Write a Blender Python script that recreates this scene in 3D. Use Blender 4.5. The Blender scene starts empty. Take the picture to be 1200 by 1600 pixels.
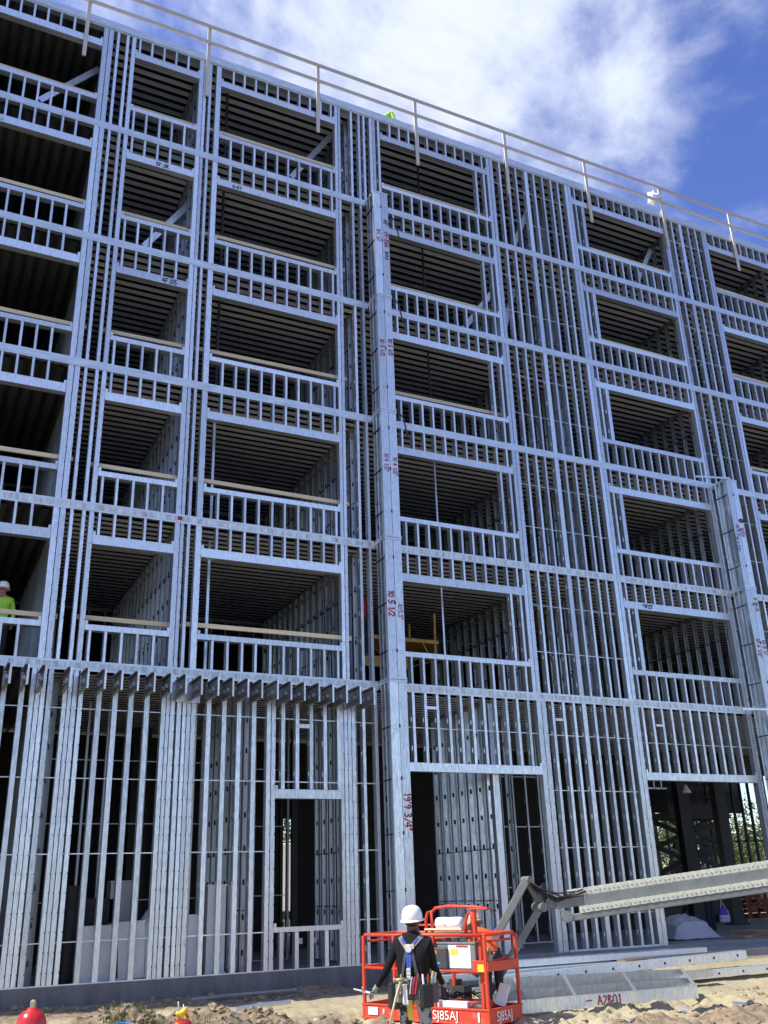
import bpy, bmesh, math, random
from mathutils import Vector, Matrix, noise
from mathutils.bvhtree import BVHTree
random.seed(11)
R = math.radians
S = bpy.context.scene
COL = S.collection

# ------------------------------------------------------------------ camera, sky, sun, exposure
cam_d = bpy.data.cameras.new('camera')
cam_d.sensor_fit = 'VERTICAL'; cam_d.sensor_height = 36.0; cam_d.sensor_width = 27.0
cam_d.lens = 36.0 * 1483.6 / 1600.0
cam_d.clip_start = 0.1; cam_d.clip_end = 3000.0
cam = bpy.data.objects.new('camera', cam_d); COL.objects.link(cam)
cam.location = (0.0, -18.148, 1.2927)
cam.rotation_euler = (R(111.8179), R(1.7623), R(-26.0083))
S.camera = cam
S.render.resolution_x = 768; S.render.resolution_y = 1024

SUN = Vector((-0.80, 0.078, 1.0)).normalized()
W = bpy.data.worlds.new('World'); S.world = W; W.use_nodes = True
nt = W.node_tree; nt.nodes.clear()
def nd(tree, t, **kw):
    n = tree.nodes.new(t)
    for k, v in kw.items(): setattr(n, k, v)
    return n
out = nd(nt, 'ShaderNodeOutputWorld'); bg = nd(nt, 'ShaderNodeBackground'); bg.inputs['Strength'].default_value = 0.10
sky = nd(nt, 'ShaderNodeTexSky'); sky.sky_type = 'NISHITA'; sky.sun_disc = False
sky.sun_elevation = math.asin(SUN.z); sky.sun_rotation = math.atan2(SUN.x, SUN.y)
sky.altitude = 50; sky.air_density = 1.0; sky.dust_density = 0.35; sky.ozone_density = 3.0
tc = nd(nt, 'ShaderNodeTexCoord')
mp = nd(nt, 'ShaderNodeMapping'); mp.inputs['Scale'].default_value = (1.0, 1.0, 1.25); mp.inputs['Location'].default_value = (0.35, 0.2, 0.1)
nt.links.new(tc.outputs['Generated'], mp.inputs['Vector'])
n1 = nd(nt, 'ShaderNodeTexNoise'); n1.inputs['Scale'].default_value = 3.6; n1.inputs['Detail'].default_value = 9; n1.inputs['Roughness'].default_value = 0.62; n1.inputs['Distortion'].default_value = 0.9
nt.links.new(mp.outputs['Vector'], n1.inputs['Vector'])
n2 = nd(nt, 'ShaderNodeTexNoise'); n2.inputs['Scale'].default_value = 13.0; n2.inputs['Detail'].default_value = 6; n2.inputs['Roughness'].default_value = 0.6; n2.inputs['Distortion'].default_value = 0.3
nt.links.new(mp.outputs['Vector'], n2.inputs['Vector'])
sp = nd(nt, 'ShaderNodeSeparateXYZ'); nt.links.new(tc.outputs['Generated'], sp.inputs[0])
# cover thins out towards +X (the deep blue part of the sky)
mr = nd(nt, 'ShaderNodeMapRange'); mr.inputs[1].default_value = 0.28; mr.inputs[2].default_value = 0.60; mr.inputs[3].default_value = -0.03; mr.inputs[4].default_value = -0.145
nt.links.new(sp.outputs['X'], mr.inputs[0])
dt = nd(nt, 'ShaderNodeVectorMath', operation='DOT_PRODUCT'); dt.inputs[1].default_value = Vector((0.385, 0.585, 0.713)).normalized()
nt.links.new(tc.outputs['Generated'], dt.inputs[0])
mb = nd(nt, 'ShaderNodeMapRange'); mb.interpolation_type = 'SMOOTHSTEP'; mb.inputs[1].default_value = 0.965; mb.inputs[2].default_value = 1.0; mb.inputs[3].default_value = 0.0; mb.inputs[4].default_value = 0.27
nt.links.new(dt.outputs['Value'], mb.inputs[0])
def madd(a, b, op='ADD'):
    m = nd(nt, 'ShaderNodeMath', operation=op)
    for i, q in enumerate((a, b)):
        if isinstance(q, (int, float)): m.inputs[i].default_value = q
        else: nt.links.new(q, m.inputs[i])
    return m.outputs[0]
cov0 = madd(madd(madd(n1.outputs['Fac'], madd(n2.outputs['Fac'], 0.50, 'MULTIPLY')), mr.outputs[0]), mb.outputs[0])
my = nd(nt, 'ShaderNodeMapRange'); my.inputs[1].default_value = -0.25; my.inputs[2].default_value = 0.30; my.inputs[3].default_value = 0.02; my.inputs[4].default_value = 0.0
nt.links.new(sp.outputs['Y'], my.inputs[0])          # unseen cloud behind the camera thickened slightly for the steel's reflections
cov = madd(cov0, my.outputs[0])
rp = nd(nt, 'ShaderNodeMapRange'); rp.interpolation_type = 'SMOOTHSTEP'; rp.inputs[1].default_value = 0.56; rp.inputs[2].default_value = 1.12
nt.links.new(cov, rp.inputs[0])
mx = nd(nt, 'ShaderNodeMix', data_type='RGBA'); nt.links.new(rp.outputs[0], mx.inputs[0])
tint = nd(nt, 'ShaderNodeMix', data_type='RGBA', blend_type='MULTIPLY'); tint.inputs[0].default_value = 1.0
hz_ = nd(nt, 'ShaderNodeMapRange'); hz_.inputs[1].default_value = 0.02; hz_.inputs[2].default_value = 0.42; nt.links.new(sp.outputs['Z'], hz_.inputs[0])
tm = nd(nt, 'ShaderNodeMix', data_type='RGBA'); nt.links.new(hz_.outputs[0], tm.inputs[0]); tm.inputs[6].default_value = (1.10, 1.08, 1.06, 1); tm.inputs[7].default_value = (0.74, 0.78, 1.22, 1)
nt.links.new(sky.outputs[0], tint.inputs[6]); nt.links.new(tm.outputs[2], tint.inputs[7])
nt.links.new(tint.outputs[2], mx.inputs[6]); mx.inputs[7].default_value = (4.7, 5.1, 6.2, 1)
nt.links.new(mx.outputs[2], bg.inputs['Color']); nt.links.new(bg.outputs[0], out.inputs['Surface'])

sun_d = bpy.data.lights.new('sun', 'SUN'); sun_d.energy = 3.5; sun_d.angle = R(0.53); sun_d.color = (1.0, 0.95, 0.87)
sun = bpy.data.objects.new('sun', sun_d); COL.objects.link(sun)
sun.rotation_euler = SUN.to_track_quat('Z', 'Y').to_euler(); sun.location = SUN * 60
S.view_settings.view_transform = 'Standard'; S.view_settings.look = 'None'
S.view_settings.exposure = 0.94; S.view_settings.gamma = 1.0; S.view_settings.use_curve_mapping = False

# ------------------------------------------------------------------ materials
def mat(name, col, rough=0.6, metal=0.0, var=0.0, vscale=6.0, col2=None, vmin=0.35, vmax=0.7, stretch=(1, 1, 1), rvar=0.0,
        bump=0.0, bscale=40.0, objvar=0.0, spec=None, alpha=None, trans=None, translucent=0.0):
    m = bpy.data.materials.new(name); m.use_nodes = True
    t = m.node_tree; b = t.nodes['Principled BSDF']
    b.inputs['Roughness'].default_value = rough; b.inputs['Metallic'].default_value = metal
    if spec is not None: b.inputs['Specular IOR Level'].default_value = spec
    c = (*col, 1); src = None
    tcn = t.nodes.new('ShaderNodeTexCoord'); mpn = t.nodes.new('ShaderNodeMapping'); mpn.inputs['Scale'].default_value = stretch
    t.links.new(tcn.outputs['Object'], mpn.inputs[0])
    vec = mpn.outputs[0]
    oi = None
    if objvar > 0:
        oi = t.nodes.new('ShaderNodeObjectInfo')
        ad = t.nodes.new('ShaderNodeVectorMath'); ad.operation = 'ADD'
        ml = t.nodes.new('ShaderNodeMath'); ml.operation = 'MULTIPLY'; ml.inputs[1].default_value = 37.0
        t.links.new(oi.outputs['Random'], ml.inputs[0]); t.links.new(vec, ad.inputs[0]); t.links.new(ml.outputs[0], ad.inputs[1])
        vec = ad.outputs[0]
    b.inputs['Base Color'].default_value = c
    if var > 0 or col2 is not None:
        n = t.nodes.new('ShaderNodeTexNoise'); n.inputs['Scale'].default_value = vscale; n.inputs['Detail'].default_value = 7; n.inputs['Roughness'].default_value = 0.65
        t.links.new(vec, n.inputs['Vector'])
        r = t.nodes.new('ShaderNodeMapRange'); r.inputs[1].default_value = vmin; r.inputs[2].default_value = vmax
        t.links.new(n.outputs['Fac'], r.inputs[0])
        mix = t.nodes.new('ShaderNodeMix'); mix.data_type = 'RGBA'
        c2 = (*col2, 1) if col2 is not None else tuple(x * (1 - var) for x in col) + (1,)
        mix.inputs[6].default_value = c; mix.inputs[7].default_value = c2
        t.links.new(r.outputs[0], mix.inputs[0]); src = mix.outputs[2]
        if rvar > 0:
            r2 = t.nodes.new('ShaderNodeMapRange'); r2.inputs[1].default_value = 0.3; r2.inputs[2].default_value = 0.7
            r2.inputs[3].default_value = rough - rvar; r2.inputs[4].default_value = rough + rvar
            t.links.new(n.outputs['Fac'], r2.inputs[0]); t.links.new(r2.outputs[0], b.inputs['Roughness'])
    if oi is not None:
        hs = t.nodes.new('ShaderNodeHueSaturation')
        mr_ = t.nodes.new('ShaderNodeMapRange'); mr_.inputs[3].default_value = 1 - objvar; mr_.inputs[4].default_value = 1 + objvar
        t.links.new(oi.outputs['Random'], mr_.inputs[0]); t.links.new(mr_.outputs[0], hs.inputs['Value'])
        if src is not None: t.links.new(src, hs.inputs['Color'])
        else: hs.inputs['Color'].default_value = c
        src = hs.outputs[0]
    if src is not None: t.links.new(src, b.inputs['Base Color'])
    if bump > 0:
        nb = t.nodes.new('ShaderNodeTexNoise'); nb.inputs['Scale'].default_value = bscale; nb.inputs['Detail'].default_value = 6
        t.links.new(vec, nb.inputs['Vector'])
        bp = t.nodes.new('ShaderNodeBump'); bp.inputs['Strength'].default_value = bump; bp.inputs['Distance'].default_value = 0.02
        t.links.new(nb.outputs['Fac'], bp.inputs['Height']); t.links.new(bp.outputs[0], b.inputs['Normal'])
    if alpha is not None: b.inputs['Alpha'].default_value = alpha
    if trans is not None: b.inputs['Transmission Weight'].default_value = trans
    if translucent > 0:
        tr = t.nodes.new('ShaderNodeBsdfTranslucent'); ms = t.nodes.new('ShaderNodeMixShader'); ms.inputs[0].default_value = translucent
        if src is not None: t.links.new(src, tr.inputs['Color'])
        else: tr.inputs['Color'].default_value = c
        o = t.nodes['Material Output']
        t.links.new(b.outputs[0], ms.inputs[1]); t.links.new(tr.outputs[0], ms.inputs[2]); t.links.new(ms.outputs[0], o.inputs['Surface'])
    return m

GALV = mat('galvanised steel', (0.84, 0.895, 0.92), 0.38, 0.80, vscale=11, col2=(0.58, 0.62, 0.655), stretch=(3, 3, 0.6), rvar=0.14, objvar=0.20, bump=0.08, bscale=18)
GALV_BAND = mat('galvanised edge steel with concrete splashes', (0.80, 0.86, 0.88), 0.40, 0.75, vscale=2.6, col2=(0.56, 0.60, 0.62), stretch=(1.0, 1, 4), rvar=0.1, bump=0.1, bscale=12)
GALV_STAIN = mat('edge steel streaked with cement', (0.78, 0.83, 0.85), 0.5, 0.5, vscale=4.5, col2=(0.42, 0.44, 0.44), stretch=(2.2, 1, 0.5), vmin=0.42, vmax=0.66, rvar=0.1, bump=0.1, bscale=12)
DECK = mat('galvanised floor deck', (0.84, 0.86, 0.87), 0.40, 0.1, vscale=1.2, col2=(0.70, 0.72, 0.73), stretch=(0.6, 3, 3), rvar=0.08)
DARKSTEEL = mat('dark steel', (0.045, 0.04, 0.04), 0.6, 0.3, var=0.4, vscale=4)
SCREW = mat('screw heads', (0.06, 0.06, 0.07), 0.5, 0.5)
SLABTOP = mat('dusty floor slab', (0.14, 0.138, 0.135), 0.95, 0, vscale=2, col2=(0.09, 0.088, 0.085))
GALV_SHADE = mat('galvanised steel with painted shade', (0.56, 0.59, 0.61), 0.42, 0.9, vscale=7, col2=(0.40, 0.42, 0.44), stretch=(3, 3, .7), objvar=.12)  # darker copy of the galvanised steel; shade is put into its colour
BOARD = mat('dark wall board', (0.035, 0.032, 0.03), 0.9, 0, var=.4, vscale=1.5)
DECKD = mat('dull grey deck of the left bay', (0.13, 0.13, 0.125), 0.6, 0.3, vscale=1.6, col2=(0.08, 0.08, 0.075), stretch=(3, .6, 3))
ASPH = mat('asphalt', (0.055, 0.055, 0.057), 0.9, 0, vscale=4, col2=(0.04, 0.04, 0.042))
FLUTE_SHADE = mat('black painted flute shade', (0.012, 0.012, 0.012), 0.95)  # near-black paint standing in for shade inside the deck flutes
CONC = mat('concrete', (0.30, 0.29, 0.28), 0.9, 0, vscale=2.5, col2=(0.20, 0.195, 0.19), bump=0.25, bscale=60)
CURB = mat('grey foundation concrete', (0.19, 0.188, 0.185), 0.9, 0, vscale=3.0, col2=(0.11, 0.11, 0.112), stretch=(1, 1, 0.35), bump=0.3, bscale=40)
JOISTM = mat('weathered joist steel', (0.34, 0.33, 0.31), 0.5, 0.7, vscale=5, col2=(0.16, 0.155, 0.145), objvar=.25)
WOOD = mat('pale lumber', (0.80, 0.66, 0.42), 0.75, 0, vscale=5, col2=(0.64, 0.49, 0.30), stretch=(0.6, 12, 12), objvar=0.18)
RAILWOOD = mat('weathered rail lumber', (0.62, 0.55, 0.50), 0.8, 0, vscale=5, col2=(0.50, 0.44, 0.40), stretch=(0.7, 10, 10), objvar=0.05)
POSTWOOD = mat('weathered post lumber', (0.72, 0.66, 0.60), 0.8, 0, vscale=5, col2=(0.58, 0.52, 0.47), stretch=(10, 10, 0.7), objvar=0.05)
RED = mat('orange red lift paint', (0.62, 0.055, 0.022), 0.45, 0, vscale=5, col2=(0.50, 0.05, 0.025), vmin=0.5, vmax=0.8, rvar=0.1, bump=0.05, bscale=20)
REDWORN = mat('worn orange red kick plate', (0.62, 0.06, 0.025), 0.55, 0, vscale=6, col2=(0.46, 0.20, 0.13), vmin=0.56, vmax=0.70, bump=0.1)
BOOMG = mat('grey boom paint', (0.20, 0.218, 0.205), 0.45, 0, vscale=4, col2=(0.14, 0.15, 0.145), rvar=0.08)
TRACK = mat('cable carrier plastic', (0.62, 0.62, 0.50), 0.6, 0, vscale=30, col2=(0.40, 0.41, 0.33), vmin=0.45, vmax=0.7)
TRACKD = mat('cable carrier recess plastic', (0.36, 0.36, 0.29), 0.6)
BLACK = mat('black rubber', (0.018, 0.018, 0.02), 0.55)
CHAR = mat('charcoal plastic', (0.05, 0.05, 0.055), 0.55)
WHITE = mat('white painted', (0.80, 0.80, 0.80), 0.5, 0, vscale=8, col2=(0.70, 0.69, 0.66))
PAPER = mat('white paper sheet', (0.80, 0.80, 0.78), 0.7)
YELLOW = mat('yellow label', (0.80, 0.58, 0.05), 0.6)
SCAFY = mat('yellow scaffold paint', (0.78, 0.47, 0.08), 0.55, 0, vscale=8, col2=(0.40, 0.22, 0.06))
ORNG = mat('orange plastic', (0.75, 0.20, 0.03), 0.5)
REDPL = mat('red plastic', (0.52, 0.03, 0.025), 0.35)
HYDR = mat('red hydrant enamel', (0.58, 0.022, 0.022), 0.28, 0, vscale=5, col2=(0.48, 0.02, 0.02))
BRASS = mat('weathered brass nut', (0.42, 0.38, 0.24), 0.6, 0.4)
BLUEPL = mat('blue plastic', (0.05, 0.28, 0.60), 0.45)
INKRED = mat('red marker ink', (0.42, 0.02, 0.06), 0.7)
INKBLK = mat('black marker ink', (0.02, 0.03, 0.06), 0.7)
DUCT = mat('bright sheet metal duct', (0.84, 0.84, 0.82), 0.5, 0.0, vscale=2.0, col2=(0.66, 0.66, 0.63), rvar=0.1)
DUCTG = mat('dull sheet metal duct', (0.42, 0.44, 0.45), 0.45, 0.5, vscale=2.0, col2=(0.32, 0.34, 0.35))
BARK = mat('bark', (0.11, 0.08, 0.055), 0.9, 0, var=0.4, vscale=9)
LEAF = mat('tree leaves', (0.065, 0.105, 0.028), 0.6, 0, vscale=0.7, col2=(0.10, 0.135, 0.038), translucent=0.35)
GRASSM = mat('grass blades', (0.10, 0.14, 0.035), 0.6, 0, vscale=3, col2=(0.22, 0.21, 0.08), translucent=0.3)
PLASTIC = mat('cloudy plastic sheet', (0.55, 0.55, 0.60), 0.35, 0, vscale=3, col2=(0.42, 0.42, 0.47), alpha=0.82)
SKIN = mat('brown skin', (0.20, 0.10, 0.065), 0.5)
SKIN2 = mat('tan skin', (0.36, 0.20, 0.14), 0.5)
SKIN_D = mat('dark brown skin', (0.085, 0.045, 0.03), 0.5)
HAIR = mat('black hair', (0.012, 0.01, 0.01), 0.7)
SWEAT = mat('black sweatshirt cloth', (0.012, 0.012, 0.013), 0.9, 0, vscale=14, col2=(0.016, 0.016, 0.017), bump=0.5, bscale=9, spec=0.15)
WORKP = mat('stained grey work trousers', (0.34, 0.34, 0.35), 0.9, 0, vscale=13, col2=(0.03, 0.03, 0.035), vmin=0.47, vmax=0.53, bump=0.3, bscale=12)
NAVY = mat('navy trousers cloth', (0.018, 0.022, 0.05), 0.85, bump=0.3, bscale=12)
DARKP = mat('dark trousers cloth', (0.03, 0.03, 0.035), 0.85)
HIVIS = mat('hi-vis lime cloth', (0.46, 0.84, 0.06), 0.6, 0, vscale=9, col2=(0.36, 0.70, 0.05), bump=0.3, bscale=12)
HIVISO = mat('hi-vis orange cloth', (0.80, 0.13, 0.03), 0.6, bump=0.3, bscale=12)
REDSH = mat('red shirt cloth', (0.42, 0.025, 0.02), 0.8)
GLOVE = mat('grey work glove', (0.30, 0.29, 0.30), 0.8)
GLOVEB = mat('black work glove', (0.02, 0.02, 0.022), 0.8)
BOOT = mat('brown boot leather', (0.10, 0.06, 0.035), 0.7)
HAT = mat('white hard hat shell', (0.86, 0.86, 0.86), 0.3)
HATTAN = mat('tan hat', (0.52, 0.42, 0.26), 0.7)
BLUEW = mat('blue webbing', (0.02, 0.06, 0.32), 0.7)
GREYW = mat('grey webbing', (0.20, 0.19, 0.18), 0.8)
TANW = mat('tan pad', (0.48, 0.38, 0.22), 0.8)
SILVER = mat('bright steel', (0.75, 0.75, 0.75), 0.3, 0.9)
PURPLE = mat('purple print plastic', (0.10, 0.06, 0.45), 0.5)
LAV = mat('pale lavender plastic', (0.55, 0.52, 0.68), 0.5)
RUST = mat('rusty red brick', (0.30, 0.07, 0.045), 0.85, 0, var=0.4, vscale=5)
PLY = mat('old plywood', (0.34, 0.27, 0.17), 0.85, 0, var=0.4, vscale=3)
EYE = mat('dark eye', (0.01, 0.01, 0.01), 0.2)
WIRE = mat('pale wire', (0.72, 0.70, 0.62), 0.6)

def dirt_mat():
    m = bpy.data.materials.new('tan dirt'); m.use_nodes = True; t = m.node_tree; b = t.nodes['Principled BSDF']; b.inputs['Roughness'].default_value = 0.95
    b.inputs['Specular IOR Level'].default_value = 0.15
    tcn = t.nodes.new('ShaderNodeTexCoord')
    def N(sc, det=8, rg=0.65):
        n = t.nodes.new('ShaderNodeTexNoise'); n.inputs['Scale'].default_value = sc; n.inputs['Detail'].default_value = det; n.inputs['Roughness'].default_value = rg
        t.links.new(tcn.outputs['Object'], n.inputs['Vector']); return n
    a, c, d = N(0.8), N(9), N(45, 4)
    def MX(f, x, y, lo, hi):
        r = t.nodes.new('ShaderNodeMapRange'); r.inputs[1].default_value = lo; r.inputs[2].default_value = hi; t.links.new(f, r.inputs[0])
        mi = t.nodes.new('ShaderNodeMix'); mi.data_type = 'RGBA'; t.links.new(r.outputs[0], mi.inputs[0])
        for i, q in ((6, x), (7, y)):
            if isinstance(q, tuple): mi.inputs[i].default_value = (*q, 1)
            else: t.links.new(q, mi.inputs[i])
        return mi.outputs[2]
    c1 = MX(a.outputs['Fac'], (0.44, 0.385, 0.245), (0.34, 0.29, 0.185), 0.35, 0.68)
    c2 = MX(c.outputs['Fac'], c1, (0.27, 0.215, 0.14), 0.50, 0.75)
    c3 = MX(d.outputs['Fac'], c2, (0.50, 0.45, 0.33), 0.60, 0.80)
    at = t.nodes.new('ShaderNodeAttribute'); at.attribute_name = 'spoil'
    s1 = MX(c.outputs['Fac'], (0.30, 0.235, 0.155), (0.15, 0.112, 0.072), 0.40, 0.62); s2 = MX(d.outputs['Fac'], s1, (0.42, 0.345, 0.24), 0.57, 0.78)
    c3 = MX(at.outputs['Fac'], c3, s2, 0.12, 0.55)
    at2 = t.nodes.new('ShaderNodeAttribute'); at2.attribute_name = 'far'
    c3 = MX(at2.outputs['Fac'], c3, (0.055, 0.075, 0.03), 0.0, 1.0)
    t.links.new(c3, b.inputs['Base Color'])
    bp = t.nodes.new('ShaderNodeBump'); bp.inputs['Strength'].default_value = 0.6; bp.inputs['Distance'].default_value = 0.03
    t.links.new(c.outputs['Fac'], bp.inputs['Height'])
    bp2 = t.nodes.new('ShaderNodeBump'); bp2.inputs['Strength'].default_value = 0.5; bp2.inputs['Distance'].default_value = 0.012
    t.links.new(d.outputs['Fac'], bp2.inputs['Height']); t.links.new(bp.outputs[0], bp2.inputs['Normal']); t.links.new(bp2.outputs[0], b.inputs['Normal'])
    return m
DIRT = dirt_mat()

# ------------------------------------------------------------------ mesh helpers
class MB:
    def __init__(s): s.v = []; s.f = []; s.m = []
    def face(s, pts, mi=0):
        n = len(s.v); s.v += [tuple(p) for p in pts]; s.f.append(tuple(range(n, n + len(pts)))); s.m.append(mi)
    def box(s, x0, x1, y0, y1, z0, z1, mi=0, M=None):
        p = [(x, y, z) for z in (z0, z1) for y in (y0, y1) for x in (x0, x1)]
        if M is not None: p = [tuple(M @ Vector(q)) for q in p]
        n = len(s.v); s.v += p
        for a in ((0, 2, 3, 1), (4, 5, 7, 6), (0, 1, 5, 4), (2, 6, 7, 3), (0, 4, 6, 2), (1, 3, 7, 5)):
            s.f.append(tuple(n + i for i in a)); s.m.append(mi)
    def tube(s, path, r, n=8, mi=0, cap=True, flat=1.0):
        path = [Vector(p) for p in path]; rs = r if isinstance(r, (list, tuple)) else [r] * len(path)
        rings = []; up = None
        for i, p in enumerate(path):
            d = (path[min(i + 1, len(path) - 1)] - path[max(i - 1, 0)]).normalized()
            if up is None:
                up = Vector((0, 0, 1)) if abs(d.z) < 0.9 else Vector((1, 0, 0))
            u = d.cross(up).normalized(); w = u.cross(d).normalized(); up = w
            base = len(s.v)
            for k in range(n):
                a = 2 * math.pi * k / n
                s.v.append(tuple(p + (u * math.cos(a) + w * math.sin(a) * flat) * rs[i]))
            rings.append(base)
        for a, b in zip(rings, rings[1:]):
            for k in range(n):
                s.f.append((a + k, a + (k + 1) % n, b + (k + 1) % n, b + k)); s.m.append(mi)
        if cap:
            s.f.append(tuple(rings[0] + k for k in range(n))[::-1]); s.m.append(mi)
            s.f.append(tuple(rings[-1] + k for k in range(n))); s.m.append(mi)
    def bar(s, a, b, w, h, mi=0, up=(0, 0, 1)):
        a = Vector(a); b = Vector(b); d = (b - a).normalized(); up = Vector(up)
        if abs(d.dot(up)) > 0.98: up = Vector((0, 1, 0))
        u = d.cross(up).normalized(); q = u.cross(d).normalized()
        M = Matrix((( *((b - a)), 0), (*u, 0), (*q, 0), (0, 0, 0, 1))).transposed(); M.translation = a
        s.box(0, 1, -w / 2, w / 2, -h / 2, h / 2, mi, M)
    def lathe(s, prof, n=20, c=(0, 0, 0), mi=0, sx=1.0, sy=1.0):
        base = len(s.v)
        for r, z in prof:
            for k in range(n):
                a = 2 * math.pi * k / n
                s.v.append((c[0] + r * math.cos(a) * sx, c[1] + r * math.sin(a) * sy, c[2] + z))
        for i in range(len(prof) - 1):
            for k in range(n):
                p = base + i * n + k; q = base + i * n + (k + 1) % n
                s.f.append((p, q, q + n, p + n)); s.m.append(mi)
        s.f.append(tuple(base + k for k in range(n))[::-1]); s.m.append(mi)
        e = base + (len(prof) - 1) * n
        s.f.append(tuple(e + k for k in range(n))); s.m.append(mi)
    def mesh(s, name, mats, smooth=False):
        me = bpy.data.meshes.new(name); me.from_pydata(s.v, [], s.f)
        for m in (mats if isinstance(mats, (list, tuple)) else [mats]): me.materials.append(m)
        me.polygons.foreach_set('material_index', s.m)
        if smooth: me.polygons.foreach_set('use_smooth', [True] * len(s.f))
        me.update(); return me
    def build(s, name, mats, parent=None, loc=(0, 0, 0), rot=(0, 0, 0), smooth=False, bevel=0.0):
        o = inst(s.mesh(name, mats, smooth), name, parent, loc, rot)
        if bevel > 0:
            bv = o.modifiers.new('bevel', 'BEVEL'); bv.width = bevel; bv.segments = 2; bv.limit_method = 'ANGLE'; bv.angle_limit = R(40)
        return o
def inst(me, name, parent=None, loc=(0, 0, 0), rot=(0, 0, 0)):
    o = bpy.data.objects.new(name, me); COL.objects.link(o); o.location = loc; o.rotation_euler = rot
    if parent is not None: o.parent = parent
    return o
def tag(o, label=None, cat=None, group=None, kind=None):
    if label: o['label'] = label
    if cat: o['category'] = cat
    if group: o['group'] = group
    if kind: o['kind'] = kind
    return o
def thing(name, label, cat, loc=(0, 0, 0), rotz=0.0, group=None):
    o = bpy.data.objects.new(name, None); COL.objects.link(o); o.location = loc; o.rotation_euler = (0, 0, rotz); o.empty_display_size = 0.2
    return tag(o, label, cat, group)
def smooth01(a, b, x):
    t = max(0.0, min(1.0, (x - a) / (b - a))); return t * t * (3 - 2 * t)

# stroke lettering (hand-written marks)
GL = {
 '0': [[(.3,0),(.05,.25),(.05,.75),(.3,1),(.55,.75),(.55,.25),(.3,0)]], '1': [[(.15,.8),(.3,1),(.3,0)]],
 '2': [[(.05,.8),(.3,1),(.55,.75),(.05,0),(.6,0)]], '3': [[(.05,.95),(.4,1),(.5,.75),(.25,.55),(.55,.3),(.3,0),(.02,.1)]],
 '4': [[(.45,0),(.45,1),(.03,.35),(.62,.35)]], '5': [[(.55,1),(.1,1),(.08,.58),(.4,.6),(.55,.3),(.3,0),(.03,.1)]],
 '7': [[(.05,1),(.58,1),(.2,0)]], '9': [[(.52,.65),(.25,.5),(.06,.75),(.3,1),(.54,.8),(.5,.3),(.3,0)]],
 '8': [[(.3,.55),(.08,.78),(.3,1),(.52,.78),(.3,.55),(.05,.25),(.3,0),(.55,.25),(.3,.55)]],
 '/': [[(.02,-.05),(.5,1.05)]], "'": [[(.12,1.05),(.06,.75)]], '"': [[(.08,1.05),(.04,.75)],[(.26,1.05),(.22,.75)]], '.': [[(.1,0),(.16,.06)]], '-': [[(.05,.5),(.45,.5)]],
 'A': [[(0,0),(.3,1),(.6,0)],[(.12,.4),(.48,.4)]], 'B': [[(.05,0),(.05,1),(.45,.85),(.1,.55),(.55,.3),(.05,0)]], 'F': [[(.05,0),(.05,1),(.55,1)],[(.05,.55),(.42,.55)]],
 'R': [[(.05,0),(.05,1),(.5,.8),(.08,.5),(.55,0)]], 'S': [[(.55,.9),(.25,1),(.08,.75),(.5,.35),(.3,0),(.03,.1)]], 'W': [[(0,1),(.15,0),(.3,.7),(.45,0),(.6,1)]],
 ' ': [] }
ADV = {"'": .25, '"': .4, '.': .3, '/': .5, '1': .5, '-': .55, ' ': .4}
def strokes(text, h, w, fn, mb, jit=0.02, mi=0):
    """ink ribbons: fn maps (tx, ty) on the writing plane to a 3-D point"""
    x = 0.0
    for ch in text:
        for pl in GL.get(ch, []):
            P = [Vector((x + (px + random.uniform(-jit, jit)) * h, (py + random.uniform(-jit, jit)) * h)) for px, py in pl]
            for a, b in zip(P, P[1:]):
                d = (b - a)
                if d.length < 1e-5: continue
                d.normalize(); n = Vector((-d.y, d.x)) * w * 0.5; a2 = a - d * w * 0.3; b2 = b + d * w * 0.3
                mb.face([fn(*(a2 - n)), fn(*(b2 - n)), fn(*(b2 + n)), fn(*(a2 + n))], mi)
        x += (ADV.get(ch, .72)) * h
    return x

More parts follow.
